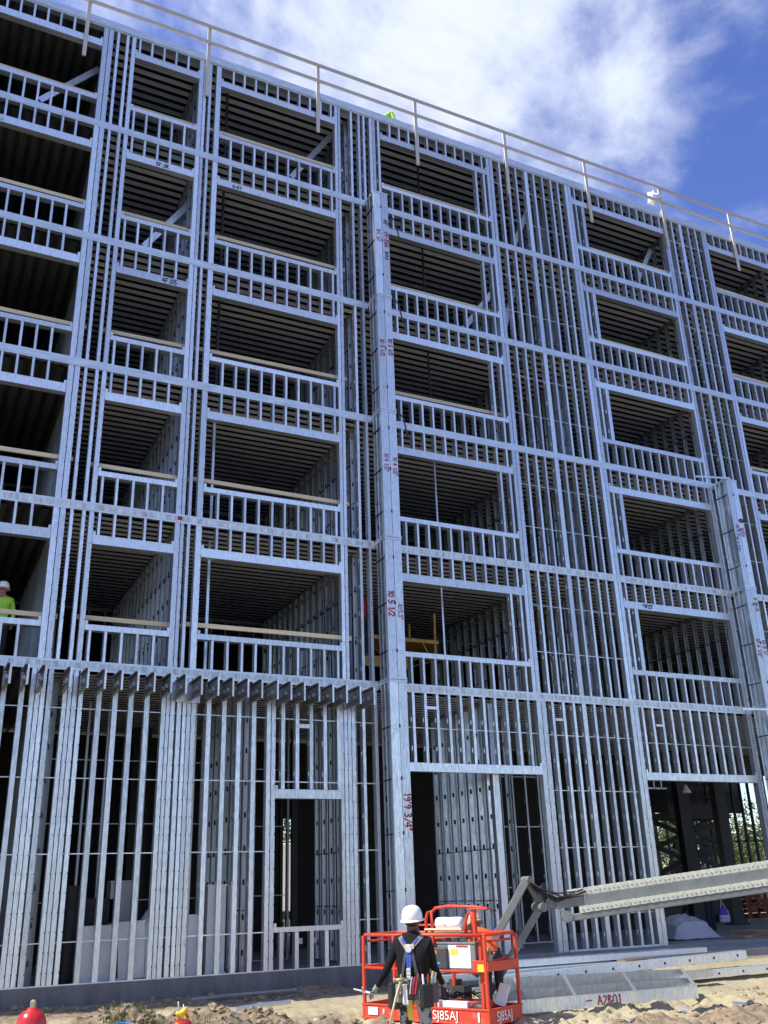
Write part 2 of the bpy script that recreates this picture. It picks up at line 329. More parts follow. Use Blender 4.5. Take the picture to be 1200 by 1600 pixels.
# ================================================================== GROUND (one sheet to the horizon)
def ground_h(x, y):
    wall = -0.36 + 0.25 * smooth01(10.5, 13.5, x)
    far = -0.54
    if y > -6: t = smooth01(-0.6, -3.2, y) if x < 9 else smooth01(-1.2, -3.4, y)
    else: t = 1.0
    # tan flat between wall and spoil
    h = wall + (far - wall) * t
    if y > -2.8 and x < 8: h = max(h, -0.42)
    h += -0.08 * smooth01(-7.0, -12.0, y)
    # spoil heap along the trench, left of the lift
    k = 1.0 - smooth01(3.9, 5.4, x)
    d = (y + 4.75 + 0.18 * math.sin(x * 1.7)) / 0.95
    h += k * (0.52 + 0.07 * math.sin(x * 2.3 + 1) + 0.05 * math.sin(x * 5.1)) * math.exp(-d * d) * (1 if x > -6 else 0.6)
    for cx, cy, hh, rr in ((4.75, -4.35, 0.30, 0.62), (5.75, -4.55, 0.31, 0.42), (6.3, -4.2, 0.20, 0.30), (6.75, -4.0, 0.20, 0.24), (5.2, -5.3, 0.22, 0.5),
                           (9.9, -6.3, 0.12, 0.5), (11.1, -6.6, 0.14, 0.45), (12.0, -6.2, 0.12, 0.5), (10.6, -4.55, 0.10, 0.35), (11.5, -4.75, 0.13, 0.3), (12.9, -5.0, 0.10, 0.4)):
        q = ((x - cx) ** 2 + (y - cy) ** 2) / (rr * rr)
        if q < 6: h += hh * math.exp(-q * 1.2)
    # dark dirt banked against the foundation
    if -1.4 < y < 0.4:
        h += 0.10 * (1 - smooth01(5.0, 6.6, x)) * math.exp(-((y + 0.25) / 0.4) ** 2)
        h += 0.14 * math.exp(-((x - 7.2) / 0.7) ** 2 - ((y + 0.2) / 0.45) ** 2)
    # clods
    if -12 < y < 0.3 and -6 < x < 22:
        rough = 0.25 + 0.75 * smooth01(-2.4, -3.9, y)
        if x > 7 and y > -4.2: rough *= 0.45
        a = noise.turbulence(Vector((x * 2.1, y * 2.1, 0.3)), 4, False, noise_basis='PERLIN_NEW')
        b = noise.noise(Vector((x * 9.0, y * 9.0, 4.1)))
        c = noise.noise(Vector((x * 22.0, y * 22.0, 9.1)))
        e_ = noise.noise(Vector((x * 5.0, y * 5.0, 2.7)))
        h += rough * (0.13 * (a - 0.55) + 0.055 * max(0, b) + 0.05 * abs(e_) + 0.028 * c)
    else:
        h += 0.05 * noise.noise(Vector((x * 0.3, y * 0.3, 0)))
    if y < -15.6: h = min(h, -0.60) - .06
    if y > -0.02 and -8 < x < 31: h = min(h, -0.62)
    return h
def axis(lo, hi, fine, far):
    a = []; x = lo
    while x < hi: a.append(x); x += fine
    a.append(hi); st = fine; x = hi; post = []
    while x < far: st *= 1.35; x += st; post.append(min(x, far))
    st = fine; x = lo; pre = []
    while x > -far: st *= 1.35; x -= st; pre.append(max(x, -far))
    return pre[::-1] + a + post
gx = axis(-2.0, 16.5, 0.042, 900.0); gy = axis(-8.8, 0.3, 0.036, 900.0)
gv = [(x, y, ground_h(x, y)) for y in gy for x in gx]
nx = len(gx)
gf = [(j * nx + i, j * nx + i + 1, (j + 1) * nx + i + 1, (j + 1) * nx + i) for j in range(len(gy) - 1) for i in range(nx - 1)]
def spoil(x, y):
    k = 1.0 - smooth01(3.9, 5.6, x); v = k * math.exp(-((y + 4.85) / 1.1) ** 2)
    for cx, cy, rr in ((4.75, -4.35, .75), (5.75, -4.55, .55), (6.3, -4.2, .4), (6.75, -4.0, .3), (9.9, -6.3, .6), (11.1, -6.6, .6), (12, -6.2, .6)):
        v = max(v, math.exp(-((x - cx) ** 2 + (y - cy) ** 2) / rr ** 2))
    if y > -1.6: v = max(v, .9 * smooth01(-1.3, -.5, y) * (1 - smooth01(8, 9.5, x)))
    return v
gm = bpy.data.meshes.new('ground'); gm.from_pydata(gv, [], gf); gm.materials.append(DIRT); gm.polygons.foreach_set('use_smooth', [True] * len(gf)); gm.update()
at = gm.attributes.new('spoil', 'FLOAT', 'POINT'); at.data.foreach_set('value', [spoil(x, y) if abs(x) < 30 and abs(y) < 14 else 0.0 for x, y, z in gv])
at = gm.attributes.new('far', 'FLOAT', 'POINT'); at.data.foreach_set('value', [max(smooth01(34, 48, abs(x - 10)), smooth01(18, 30, abs(y + 2))) for x, y, z in gv])  # far ground darkened so less light bounces up to the decks
ground = tag(inst(gm, 'ground'), kind='structure')
mb = MB(); mb.face([(-200, -260, -.55), (200, -260, -.55), (200, -16, -.55), (-200, -16, -.55)]); tag(mb.build('added_road', ASPH), kind='structure')  # unseen asphalt added behind the camera to cut bounce light

# loose clods lying on the dirt (too many to count)
mb = MB()
rs = random.Random(5)
ico = bmesh.new(); bmesh.ops.create_icosphere(ico, subdivisions=2, radius=1.0)
IV = [v.co.copy() for v in ico.verts]; IF = [tuple(v.index for v in f.verts) for f in ico.faces]; ico.free()
def clod(mb, c, r, sd, mi=0, sq=0.7):
    o = Vector((sd * 3.1, sd * 1.7, sd * 5.3)); base = len(mb.v)
    for p in IV:
        k = 1 + 0.75 * noise.noise(p * 1.3 + o) + 0.45 * noise.noise(p * 3.1 + o)
        mb.v.append((c[0] + p.x * r * k, c[1] + p.y * r * k, c[2] + p.z * r * k * sq))
    for f in IF: mb.f.append(tuple(base + i for i in f)); mb.m.append(mi)
for i in range(1500):
    if i < 900: x = rs.uniform(-1.5, 5.2); y = rs.gauss(-4.8, 0.6)
    elif i < 1120: x = rs.uniform(4.2, 7.2); y = rs.gauss(-4.5, 0.5)
    elif i < 1230: x = rs.uniform(-1, 6.5); y = rs.uniform(-0.8, -0.12)
    else: x = rs.uniform(8.8, 15.5); y = rs.uniform(-7.2, -3.4)
    r = min(0.075, 0.014 + rs.expovariate(75))
    if 9 < x < 13 and y > -4.3: continue
    clod(mb, (x, y, ground_h(x, y) + r * 0.25), r, i * 0.37)
CLODM = mat('crumbly clods', (0.34, 0.27, 0.18), 0.95, 0, vscale=9, col2=(0.20, 0.15, 0.10), bump=.5, bscale=30, spec=.1)
tag(mb.build('dirt_clods', CLODM), kind='stuff')

# grass growing on the spoil heap
mb = MB(); rs = random.Random(9)
for tuft in range(60):
    cx = rs.choice([rs.gauss(3.1, 0.35), rs.gauss(2.3, 0.4), rs.gauss(1.7, 0.3)]); cy = rs.gauss(-5.25, 0.28)
    for b in range(26):
        x = cx + rs.gauss(0, 0.06); y = cy + rs.gauss(0, 0.06); z = ground_h(x, y) - 0.01
        hgt = rs.uniform(0.05, 0.15); a = rs.uniform(0, 6.28); ln = rs.uniform(0.2, 0.9) * hgt; w = 0.005
        d = Vector((math.cos(a), math.sin(a), 0)); n = Vector((-d.y, d.x, 0)) * w
        p0 = Vector((x, y, z)); p1 = p0 + d * ln * 0.35 + Vector((0, 0, hgt * 0.65)); p2 = p0 + d * ln + Vector((0, 0, hgt * rs.uniform(.75, 1)))
        mb.face([p0 - n, p0 + n, p1 + n * .8, p1 - n * .8]); mb.face([p1 - n * .8, p1 + n * .8, p2])
tag(mb.build('grass', GRASSM), kind='stuff')

# ================================================================== THE STEEL FRAME BUILDING
X0, X1 = -4.0, 30.0; YB = 17.0; DEP = 0.15
Z1 = 5.473; ST = 3.19
FL = [0.0] + [Z1 + ST * i for i in range(5)] + [21.36]
bld = thing('steel_frame_building', 'six storey building frame of bare galvanised steel studs, rows of unglazed window openings', 'building', (0, 0, 0))
_cache = {}
def stud_mesh(L, w=0.062, D=DEP, holes=True):
    key = (round(L, 3), w, D, holes)
    if key in _cache: return _cache[key]
    mb = MB()
    mb.face([(0, 0, 0), (w, 0, 0), (w, 0, L), (0, 0, L)])
    mb.face([(w, 0, 0), (w, .014, 0), (w, .014, L), (w, 0, L)])
    mb.face([(w, D, 0), (0, D, 0), (0, D, L), (w, D, L)])
    mb.face([(w, D, 0), (w, D, L), (w, D - .014, L), (w, D - .014, 0)])
    if holes and L > 0.9:
        y1, y2 = D * .36, D * .64
        mb.face([(0, 0, 0), (0, 0, L), (0, y1, L), (0, y1, 0)]); mb.face([(0, y2, 0), (0, y2, L), (0, D, L), (0, D, 0)])
        z = 0.0; c = 0.30
        while z < L:
            e = min(L, c - .05)
            mb.face([(0, y1, z), (0, y1, e), (0, y2, e), (0, y2, z)])
            z = c + .05; c += 0.61
            if c + .05 > L: mb.face([(0, y1, z), (0, y1, L), (0, y2, L), (0, y2, z)]) if z < L else None; break
    else:
        mb.face([(0, 0, 0), (0, 0, L), (0, D, L), (0, D, 0)])
    me = mb.mesh('stud', GALV); _cache[key] = me; return me
def jamb_mesh(L, w, screws=True):
    key = ('j', round(L, 3), round(w, 3), screws)
    if key in _cache: return _cache[key]
    mb = MB(); mb.box(0, w, 0, DEP, 0, L)
    if screws and L > 1:
        z = 0.2
        while z < L:
            mb.box(w - .010, w - .001, -.003, 0.002, z, z + .028, 1); z += 0.31
    me = mb.mesh('jamb', [GALV, SCREW]); _cache[key] = me; return me

UP_SKIP = 0.035
class Panel:
    """one framed bay of one storey: its own mesh is the bottom track; studs, jambs, headers, sills, top track and bridging are its pieces"""
    def __init__(s, x0, x1, zb, zt, top=0.145, low=True):
        s.x0, s.x1, s.zb, s.zt = x0, x1, zb, zt; s.top = top; s.mb = MB(); s.kids = []
        def trk(mb, za, zc, web):
            mb.box(x0, x1, -.007, -.003, za, zc); mb.box(x0, x1, -.0035, DEP + .004, web, web + .004)
        t = MB(); trk(t, zt - top - .04, zt - top, zt - top - .005)
        if low:
            trk(s.mb, zb - UP_SKIP, zb + .004, zb - UP_SKIP + .001); s.kids.append((t.mesh('track', GALV_BAND), 'track', (0, 0, 0)))
        else: s.mb = t
    def block(s, *a):
        m = MB(); m.box(*a); s.kids.append((m.mesh('blocking', GALV), 'blocking', (0, 0, 0)))
    def stud(s, x, z0=None, z1=None, w=0.062):
        z0 = s.zb - UP_SKIP + .004 if z0 is None else z0; z1 = s.zt - s.top - .005 if z1 is None else z1
        s.kids.append((stud_mesh(z1 - z0, w), 'stud', (x, 0, z0)))
    def jamb(s, *spans):
        z0 = s.zb - UP_SKIP + .004; z1 = s.zt - s.top - .005
        for i, (a, b) in enumerate(spans):
            s.kids.append((jamb_mesh(z1 - z0, round(b - a - .008, 3)), 'jamb', (a + .004, random.uniform(-.003, .003), z0)))
    def member(s, name, x0, x1, z0, z1, y0=-.004, y1=DEP + .002, lip=0.0):
        mb = MB(); mb.box(0, x1 - x0, y0, y1, 0, z1 - z0)
        if lip > 0:
            mb.box(0, x1 - x0, y0 - .004, y0, 0, lip); mb.box(0, x1 - x0, y0 - .004, y0, z1 - z0 - lip, z1 - z0)
        for k in (0.0, x1 - x0 - .05):    # screwed clip angles at the ends
            mb.box(k, k + .05, y0 - .006, y0 - .004, z1 - z0, z1 - z0 + .07)
        s.kids.append((mb.mesh(name, GALV), name, (x0, 0, z0)))
    def bridge(s, *zs):
        for z in zs:
            m = MB(); m.box(s.x0, s.x1, .062, .084, z - .008, z + .008); s.kids.append((m.mesh('bridging', GALV), 'bridging', (0, 0, 0)))
    def done(s):
        p = s.mb.build('wall_panel', GALV_BAND, bld)
        for me, nm, loc in s.kids: inst(me, nm, p, loc)
        return p
def crip(first, pitch, x1):
    r = []; x = first
    while x < x1 - .09: r.append(x); x += pitch
    return r
PIT = 0.3023
WIN = {'A': (-2.6, 1.92), 'B': (2.71, 4.32), 'C': (4.89, 8.03), 'D': (9.40, 12.83), 'E': (15.87, 19.46), 'F': (21.34, 24.60)}
def window(p, key, cr, hdr=(0.86, 0.67), sil=(0.60, 0.71), infill=()):
    a, b = WIN[key]; zb, zt = p.zb, p.zt
    h0, h1 = zt - hdr[0], zt - hdr[1]; s0, s1 = zb + sil[0], zb + sil[1]
    p.member('header_beam', a, b, h0, h1, lip=.022); p.member('sill_rail', a, b, s0, s1, y0=-.008)
    for x in cr:
        p.stud(x - .025 + random.uniform(-.006, .006), h1 + .002, None, .047); p.stud(x - .025 + random.uniform(-.008, .008), None, s0 - .002, .047)
    for x, w in infill: p.stud(x, s1 + .002, h0 - .002, w)
for i in range(1, 6):
    zb, zt = FL[i], FL[i + 1]; top = 0.145 if i < 5 else 0.19
    b1, b2 = zb + 1.0, zb + 2.15
    P = Panel(X0, 2.36, zb, zt, top)
    for x in (-3.95, -3.6, -3.3, -2.99): P.stud(x)
    P.jamb((-2.80, -2.71), (-2.70, -2.60), (1.925, 2.045), (2.052, 2.165), (2.245, 2.315))
    window(P, 'A', crip(-2.39, PIT, 1.92), hdr=(0.85, 0.65)); P.done()
    P = Panel(2.36, 4.54, zb, zt, top); P.stud(2.475, w=.065); P.jamb((2.61, 2.71), (4.32, 4.43), (4.436, 4.515))
    window(P, 'B', [2.81, 3.11, 3.42, 3.72, 4.03]); P.done()
    P = Panel(4.54, 8.86, zb, zt, top); P.stud(4.58); P.jamb((4.76, 4.89), (8.03, 8.115), (8.122, 8.20))
    P.stud(8.49); P.stud(8.72)
    window(P, 'C', crip(5.21, PIT, 8.03)); P.done()
    P = Panel(8.86 if i == 5 else 9.30, 13.08, zb, zt, top); P.stud(9.315); P.jamb((12.835, 12.94), (12.947, 13.055))
    if i == 5: P.stud(8.87); P.jamb((9.06, 9.15), (9.156, 9.24))
    window(P, 'D', crip(9.70, 0.2985, 12.83), infill=((12.42, .06), (12.69, .06))); P.done()
    P = Panel(13.08, 15.62, zb, zt, top)
    for x, w in ((13.27, .055), (13.56, .055), (13.84, .05), (14.17, .12), (14.48, .058), (14.79, .058), (15.10, .058), (15.36, .055)): P.stud(x, w=w)
    P.bridge(b1, b2); P.done()
    P = Panel(15.62, 19.65, zb, zt, top); P.jamb((15.635, 15.75), (15.757, 15.87), (19.46, 19.545), (19.552, 19.63))
    window(P, 'E', crip(16.0, 0.3035, 19.46), sil=(0.62, 0.74), infill=((15.97, .06), (16.19, .11))); P.done()
    P = Panel(19.65, 21.12, zb, zt, top)
    for x, w in ((19.83, .058), (20.16, .12), (20.53, .055), (20.84, .055)): P.stud(x, w=w)
    P.bridge(b1, b2); P.done()
    P = Panel(21.12, 24.78, zb, zt, top); P.jamb((21.13, 21.23), (21.237, 21.34), (24.60, 24.68), (24.687, 24.76))
    window(P, 'F', crip(21.64, 0.3, 24.6)); P.done()
    P = Panel(24.78, X1, zb, zt, top)
    for k in range(17): P.stud(24.95 + k * .305)
    P.bridge(b1, b2); P.done()
# ground storey
zb, zt = 0.03, FL[1]
BRZ = (0.67, 2.08, 3.36, 4.60)
P = Panel(X0, 4.96, zb, zt)
for k in range(19): P.stud(1.68 - .305 * k, w=.085)
P.jamb((1.855, 1.943), (1.95, 2.035), (2.042, 2.125), (2.15, 2.245), (2.43, 2.508), (2.515, 2.59), (2.597, 2.685), (2.71, 2.795))
for x in (3.04, 3.335, 3.63, 3.93): P.stud(x, w=.09)
P.jamb((4.25, 4.335), (4.342, 4.415), (4.422, 4.515), (4.55, 4.64), (4.66, 4.735), (4.742, 4.825), (4.832, 4.92))
P.bridge(*BRZ); P.done()
P = Panel(4.96, 8.86, zb, zt)
for x in (5.14, 5.45, 5.75, 6.06): P.stud(x, w=.085)
P.jamb((6.37, 6.46), (6.467, 6.56), (7.96, 8.04), (8.046, 8.125), (8.131, 8.215), (8.221, 8.31))
P.stud(8.47); P.stud(8.75, w=.07)
P.member('header_beam', 6.56, 7.96, 3.05, 3.22, lip=.02); P.member('sill_rail', 6.56, 7.96, 0.66, 0.745, y0=-.008)
for k in range(5):
    x = 6.68 + k * .303
    if x < 7.9: P.stud(x, 3.225, None, .075); P.stud(x, None, .655, .075)
P.block(7.0, 7.28, -.004, .03, 4.42, 4.50)
P.bridge(*BRZ[:0]); P.block(4.96, 6.4, .062, .084, .66, .68); P.block(4.96, 6.4, .062, .084, 2.07, 2.09); P.block(8.3, 8.86, .062, .084, 2.07, 2.09); P.block(8.3, 8.86, .062, .084, .8, .82); P.block(4.96, 8.86, .062, .084, 4.59, 4.61); P.block(4.96, 8.86, .062, .084, 3.36, 3.38)
P.done()
P = Panel(9.30, 13.18, zb, zt, low=False)
P.jamb((12.90, 13.03), (13.037, 13.165)); P.member('header_beam', 9.31, 12.90, 3.63, 3.81, lip=.05)
for k in range(11): P.stud(9.66 + k * .2985, 3.815, None, .062)
P.block(10.0, 10.27, -.003, .03, 4.95, 5.01); P.bridge(4.55); P.done()
P = Panel(13.18, 15.62, zb, zt)
for x, w in ((13.32, .066), (13.63, .068), (13.93, .066), (14.20, .115), (14.53, .066), (14.82, .068), (15.13, .068), (15.43, .066)): P.stud(x, w=w)
P.block(13.40, 13.62, -.003, .03, 4.85, 4.91); P.bridge(.7, 2.08, 3.3, 4.53); P.done()
P = Panel(15.62, 19.65, zb, zt, low=False)
P.jamb((15.63, 15.75), (15.757, 15.885), (19.46, 19.55), (19.557, 19.64)); P.member('header_beam', 15.885, 19.46, 3.57, 3.745, lip=.02)
for k in range(11): P.stud(15.99 + k * .304, 3.75, None, .064)
P.block(16.4, 16.6, -.003, .03, 4.85, 4.90); P.bridge(4.45); P.done()
P = Panel(20.1, X1, zb, zt)
for k in range(32): P.stud(20.3 + k * .305, w=.08)
P.bridge(*BRZ); P.done()

# floor edges, decks, slabs
for i in range(1, 7):
    z = FL[i]; m = [GALV_BAND, GALV_STAIN][1 if i in (1, 2) else 0]
    mb = MB()
    if i < 6: mb.box(X0, X1, -.012, DEP, z - .145, z - .036)
    else: mb.box(X0, X1, -.030, DEP + .03, z - .19, z + .03)
    o = mb.build('floor_edge', m, bld)
    # profiled deck under the slab: ribs parallel to the front from x = 2.2, ribs front-to-back over the left bay
    zd = z - .21 if i < 6 else z - .19
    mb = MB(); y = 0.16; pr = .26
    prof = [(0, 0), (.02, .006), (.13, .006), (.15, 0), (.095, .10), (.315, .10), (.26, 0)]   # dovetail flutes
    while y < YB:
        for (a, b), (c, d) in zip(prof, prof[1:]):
            mb.face([(2.2, y + a, zd + b), (X1, y + a, zd + b), (X1, y + c, zd + d), (2.2, y + c, zd + d)], 1 if a > .14 or c > .16 else 0)  # flute walls and tops painted black as shade
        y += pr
    mb.build('floor_deck', [DECK, FLUTE_SHADE], bld)
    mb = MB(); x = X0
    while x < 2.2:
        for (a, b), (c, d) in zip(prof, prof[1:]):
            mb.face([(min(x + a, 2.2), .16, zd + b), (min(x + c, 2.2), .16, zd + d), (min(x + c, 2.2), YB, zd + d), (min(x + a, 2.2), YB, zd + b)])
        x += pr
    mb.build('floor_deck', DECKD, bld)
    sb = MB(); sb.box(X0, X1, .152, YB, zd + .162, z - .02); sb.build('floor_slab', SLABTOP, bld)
mb = MB(); mb.box(X0, X1, .0, YB, -.5, 0.0); mb.build('floor_slab', CONC, bld)
mb = MB(); mb.box(X0, 8.84, -.05, -.001, -.9, .012); mb.build('foundation_curb', CURB, bld)
mb = MB(); mb.box(13.2, X1, -1.75, -.004, -.5, -.055); tag(mb.build('concrete_apron', CONC), kind='structure')

# interior stud partitions, front to back
def stud_in(L, w, D):
    key = ('in', round(L, 3), w, D)
    if key not in _cache:
        me = stud_mesh(L, w, D).copy(); me.materials.clear(); me.materials.append(GALV_SHADE); _cache[key] = me
    return _cache[key]
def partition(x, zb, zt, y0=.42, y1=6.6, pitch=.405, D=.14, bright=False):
    mb = MB(); mb.box(x, x + D, y0 - .05, y1, zb + .002, zb + .03); p = mb.build('partition_wall', GALV_SHADE, bld)
    mb = MB(); mb.box(x - .003, x + D + .003, y0 - .05, y1, zt - .27, zt - .21); mb.build('track', GALV_SHADE, p)
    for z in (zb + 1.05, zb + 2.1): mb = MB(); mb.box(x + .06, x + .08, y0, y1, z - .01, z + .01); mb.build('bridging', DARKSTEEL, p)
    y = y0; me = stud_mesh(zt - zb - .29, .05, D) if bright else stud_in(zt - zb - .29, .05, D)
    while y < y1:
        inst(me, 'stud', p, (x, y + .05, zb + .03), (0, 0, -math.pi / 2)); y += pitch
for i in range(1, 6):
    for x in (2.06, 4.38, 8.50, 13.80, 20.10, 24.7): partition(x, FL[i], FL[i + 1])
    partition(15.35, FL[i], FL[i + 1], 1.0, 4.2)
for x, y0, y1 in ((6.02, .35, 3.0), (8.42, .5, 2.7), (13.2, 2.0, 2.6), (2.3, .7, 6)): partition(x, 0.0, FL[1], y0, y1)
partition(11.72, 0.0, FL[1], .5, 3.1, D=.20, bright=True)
mb = MB(); mb.box(11.70, 11.86, .2, .34, .02, 5.2); mb.build('post', GALV, bld)
# corridor walls of the upper floors: open studs first, boarded wall behind, unseen gable ends added to darken the rooms
for i in range(1, 6):
    y = 6.8; mb = MB(); mb.box(X0, X1, y, y + .1, FL[i] + .002, FL[i] + .05); p = mb.build('cross_wall', GALV_SHADE, bld)
    mb = MB(); mb.box(X0, X1, y, y + .1, FL[i + 1] - .27, FL[i + 1] - .20); mb.build('track', GALV_SHADE, p)
    x = X0; me = stud_in(FL[i + 1] - FL[i] - .32, .05, .1)
    while x < X1 - 4: inst(me, 'stud', p, (x, y, FL[i] + .05)); x += .41
    for nm, b in (('corridor_wall', (X0, X1, 9.2, 9.3)), ('added_end_wall', (X0 - .1, X0, 0.16, YB)), ('added_end_wall', (X1, X1 + .1, 0.16, YB))):
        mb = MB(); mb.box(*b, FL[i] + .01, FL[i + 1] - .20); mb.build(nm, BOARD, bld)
def row_wall(xs, y, z0, z1):
    mb = MB(); mb.box(xs[0], xs[-1] + .05, y, y + .1, z0 + .002, z0 + .03); p = mb.build('cross_wall', GALV_SHADE, bld)
    for z in (1.3, 2.75, 4.0): mb = MB(); mb.box(xs[0], xs[-1], y + .04, y + .06, z - .01, z + .01); mb.build('bridging', GALV_SHADE, p)
    me = stud_in(z1 - z0 - .05, .045, .1)
    for x in xs: inst(me, 'stud', p, (x, y, z0 + .03))
row_wall([2.5 + .405 * k for k in range(9)], 2.4, 0, 5.2); row_wall([6.8 + .405 * k for k in range(4)], 3.2, 0, 5.2); row_wall([-2.0 + .405 * k for k in range(10)], 3.0, 0, 5.2)
row_wall([13.5 + .405 * k for k in range(6)], 3.4, 0, 5.2)
# ground storey: back-of-house walls and columns
for b in ((X0, 9.33, 7.0, 7.1, 0.005, 5.2), (9.62, 22.05, 7.0, 7.1, 0.005, 5.2), (9.33, 9.62, 7.0, 7.1, 3.2, 5.2), (X0 - .1, X0, .16, 7.1, 0.005, 5.2), (15.8, 24.0, 15.0, 15.1, 3.4, 5.2), (14, X1, 10.8, 11.0, 3.75, 4.55)):
    mb = MB(); mb.box(*b); mb.build('back_wall', BOARD, bld)
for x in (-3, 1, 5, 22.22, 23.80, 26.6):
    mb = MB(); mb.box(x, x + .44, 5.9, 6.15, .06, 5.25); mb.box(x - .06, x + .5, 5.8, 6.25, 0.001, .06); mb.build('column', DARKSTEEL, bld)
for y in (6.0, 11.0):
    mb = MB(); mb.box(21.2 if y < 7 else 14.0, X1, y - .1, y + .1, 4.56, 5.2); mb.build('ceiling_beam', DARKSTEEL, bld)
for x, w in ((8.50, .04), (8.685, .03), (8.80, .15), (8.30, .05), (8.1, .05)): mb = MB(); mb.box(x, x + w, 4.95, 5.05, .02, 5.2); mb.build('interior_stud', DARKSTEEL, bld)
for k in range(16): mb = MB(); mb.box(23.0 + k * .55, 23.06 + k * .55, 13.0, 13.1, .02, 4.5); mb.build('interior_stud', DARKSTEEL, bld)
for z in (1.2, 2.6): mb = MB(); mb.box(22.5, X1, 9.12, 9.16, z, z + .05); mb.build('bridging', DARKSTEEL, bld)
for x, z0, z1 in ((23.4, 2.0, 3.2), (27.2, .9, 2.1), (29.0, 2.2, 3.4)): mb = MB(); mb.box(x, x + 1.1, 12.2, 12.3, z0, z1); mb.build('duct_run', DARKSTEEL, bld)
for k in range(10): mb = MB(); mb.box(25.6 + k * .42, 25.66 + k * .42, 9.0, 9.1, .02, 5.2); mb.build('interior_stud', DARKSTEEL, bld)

# outrigger joists cantilevered at the second floor
jm = MB(); JL = .70
jm.face([(0, -JL, 0), (0, -JL, .36), (0, 0.0, .36), (0, 0, 0)]) ; jm.face([(.004, -JL, 0), (.004, 0, 0), (.004, 0, .36), (.004, -JL, .36)])
jm.box(-.055, .004, -JL, 0, .356, .36); jm.box(-.055, .004, -JL, 0, 0, .004); jm.box(-.058, -.054, -JL, 0, .004, .022); jm.box(-.058, -.054, -JL, 0, .338, .356)
jm.box(-.004, .030, -JL - .004, -JL, 0, .36, 2)
for k in range(2): jm.box(-.05, -.001, -JL * (.35 + .33 * k) - .03, -JL * (.35 + .33 * k) + .02, .13, .20, 1)  # lighter patches paint the light showing through the punched holes
jme = jm.mesh('joist', [JOISTM, DUCTG, GALV])
JX = [1.12, 1.42, 1.71, 2.0, 2.43, 2.73, 3.03, 3.33, 3.62, 3.92, 4.23, 4.51, 4.81, 5.13, 5.42, 5.72, 6.0, 6.32, 6.6, 6.88, 7.19, 7.49, 7.79, 8.09, 8.40]
for x in JX: inst(jme, 'joist', bld, (x, -.02, 4.83))
for a_, b_ in ((4.52, 4.98), (.2, 1.1)): mb = MB(); mb.box(a_, b_, -.05, -.012, 4.80, 5.20); mb.build('header_beam', GALV, bld)

# projecting piers
def pier(x0, z_list, first=0):
    xm, x1 = x0 + .20, x0 + .41
    for k, (z0, z1) in enumerate(z_list):
        mb = MB(); mb.box(x0 - .006, x1 + .006, -.507, -.02, z0 + .002, z0 + .052); p = mb.build('pier_section', GALV_BAND, bld)
        mb = MB(); mb.box(x0 - .006, x1 + .006, -.507, -.02, z1 - .052, z1 - .002); mb.build('track', GALV_BAND, p)
        a, b = z0 + .055, z1 - .055
        pl = MB(); pl.box(0, .196, 0, .05, 0, b - a)
        zz = .5
        while zz < b - a - .3:
            for dz in (0, .06): pl.box(.09, .105, -.003, 0, zz + dz, zz + dz + .016, 1)
            zz += 1.05
        me = pl.mesh('stud', [GALV, SCREW])
        inst(me, 'stud', p, (x0, -.50, a)); inst(me, 'stud', p, (xm + .008, -.497, a))
        for yy in (-.44, -.27, -.10):
            s = stud_mesh(b - a, .05, .14)
            inst(s, 'stud', p, (x0 + .005, yy + .05, a), (0, 0, -math.pi / 2))
        for yy in (-.40, -.10): inst(stud_mesh(b - a, .05, .10), 'stud', p, (x1 - .11, yy + .05, a), (0, 0, -math.pi / 2))
        zz = .55
        while zz < b - a - .2:
            
            br = MB(); br.box(x0 - .012, x0 + .03, -.46, -.05, a + zz - .01, a + zz + .01); br.build('bridging', DARKSTEEL, p)
            br = MB(); br.box(x0 + .185, x0 + .215, -.512, -.495, a + zz - .02, a + zz + .05); br.build('clip', DARKSTEEL, p); zz += 1.05
        yield p
LV = [FL[0] - .35] + FL[1:]
def mark(parent, text, x, z, h, w, m, y=-.5055):
    mb = MB(); strokes(text, h, w, lambda tx, ty: (x + ty, y, z - tx), mb); mb.build('hand_writing', m, parent)
ps = list(pier(8.88, [(LV[0], FL[1] - .04), (FL[1] - .035, FL[2] - .04), (FL[2] - .035, FL[3] - .04), (FL[3] - .035, FL[4] - .04), (FL[4] - .035, FL[5] - .03)]))
mark(ps[0], "19'9 3/4\"", 9.12, 3.14, .15, .024, INKRED); mark(ps[0], '.-  - .  ', 9.07, 3.3, .05, .012, INKRED); mark(ps[0], '- .- ', 9.07, 2.6, .05, .012, INKBLK)
mark(ps[1], '10 5 1/2', 8.92, 7.38, .135, .026, INKRED); mark(ps[1], "10'5.5\"", 9.15, 7.10, .10, .014, INKRED)
mark(ps[2], "10'4 1/2\"", 8.94, 10.68, .10, .014, INKRED); mark(ps[2], '10 4 1/2"', 9.16, 10.62, .10, .014, INKRED)
mark(ps[3], '10 5 1/2', 8.93, 13.74, .11, .017, INKRED); mark(ps[3], '10 5 1/2', 9.15, 13.80, .11, .017, INKRED)
mark(ps[4], "'R5 5/", 8.93, 17.0, .11, .016, INKRED); mark(ps[4], 'A5"', 9.15, 17.35, .10, .015, INKBLK); mark(ps[4], 'FE-55A'.replace('E', 'F'), 9.15, 16.95, .11, .016, INKRED); mark(ps[4], "W11.0", 9.16, 16.35, .09, .014, INKBLK)
for k, p in enumerate(ps[2:]):
    mb = MB(); z = FL[3 + k] - .05 if k < 2 else FL[5] - .7
    mb.tube([(9.3, -.47, z), (9.42, -.46, z - .01), (9.5, -.45, z - .1), (9.58, -.45, z - .45), (9.6, -.45, z - .6)], .018, 6); mb.build('loose_strap', CHAR, p)
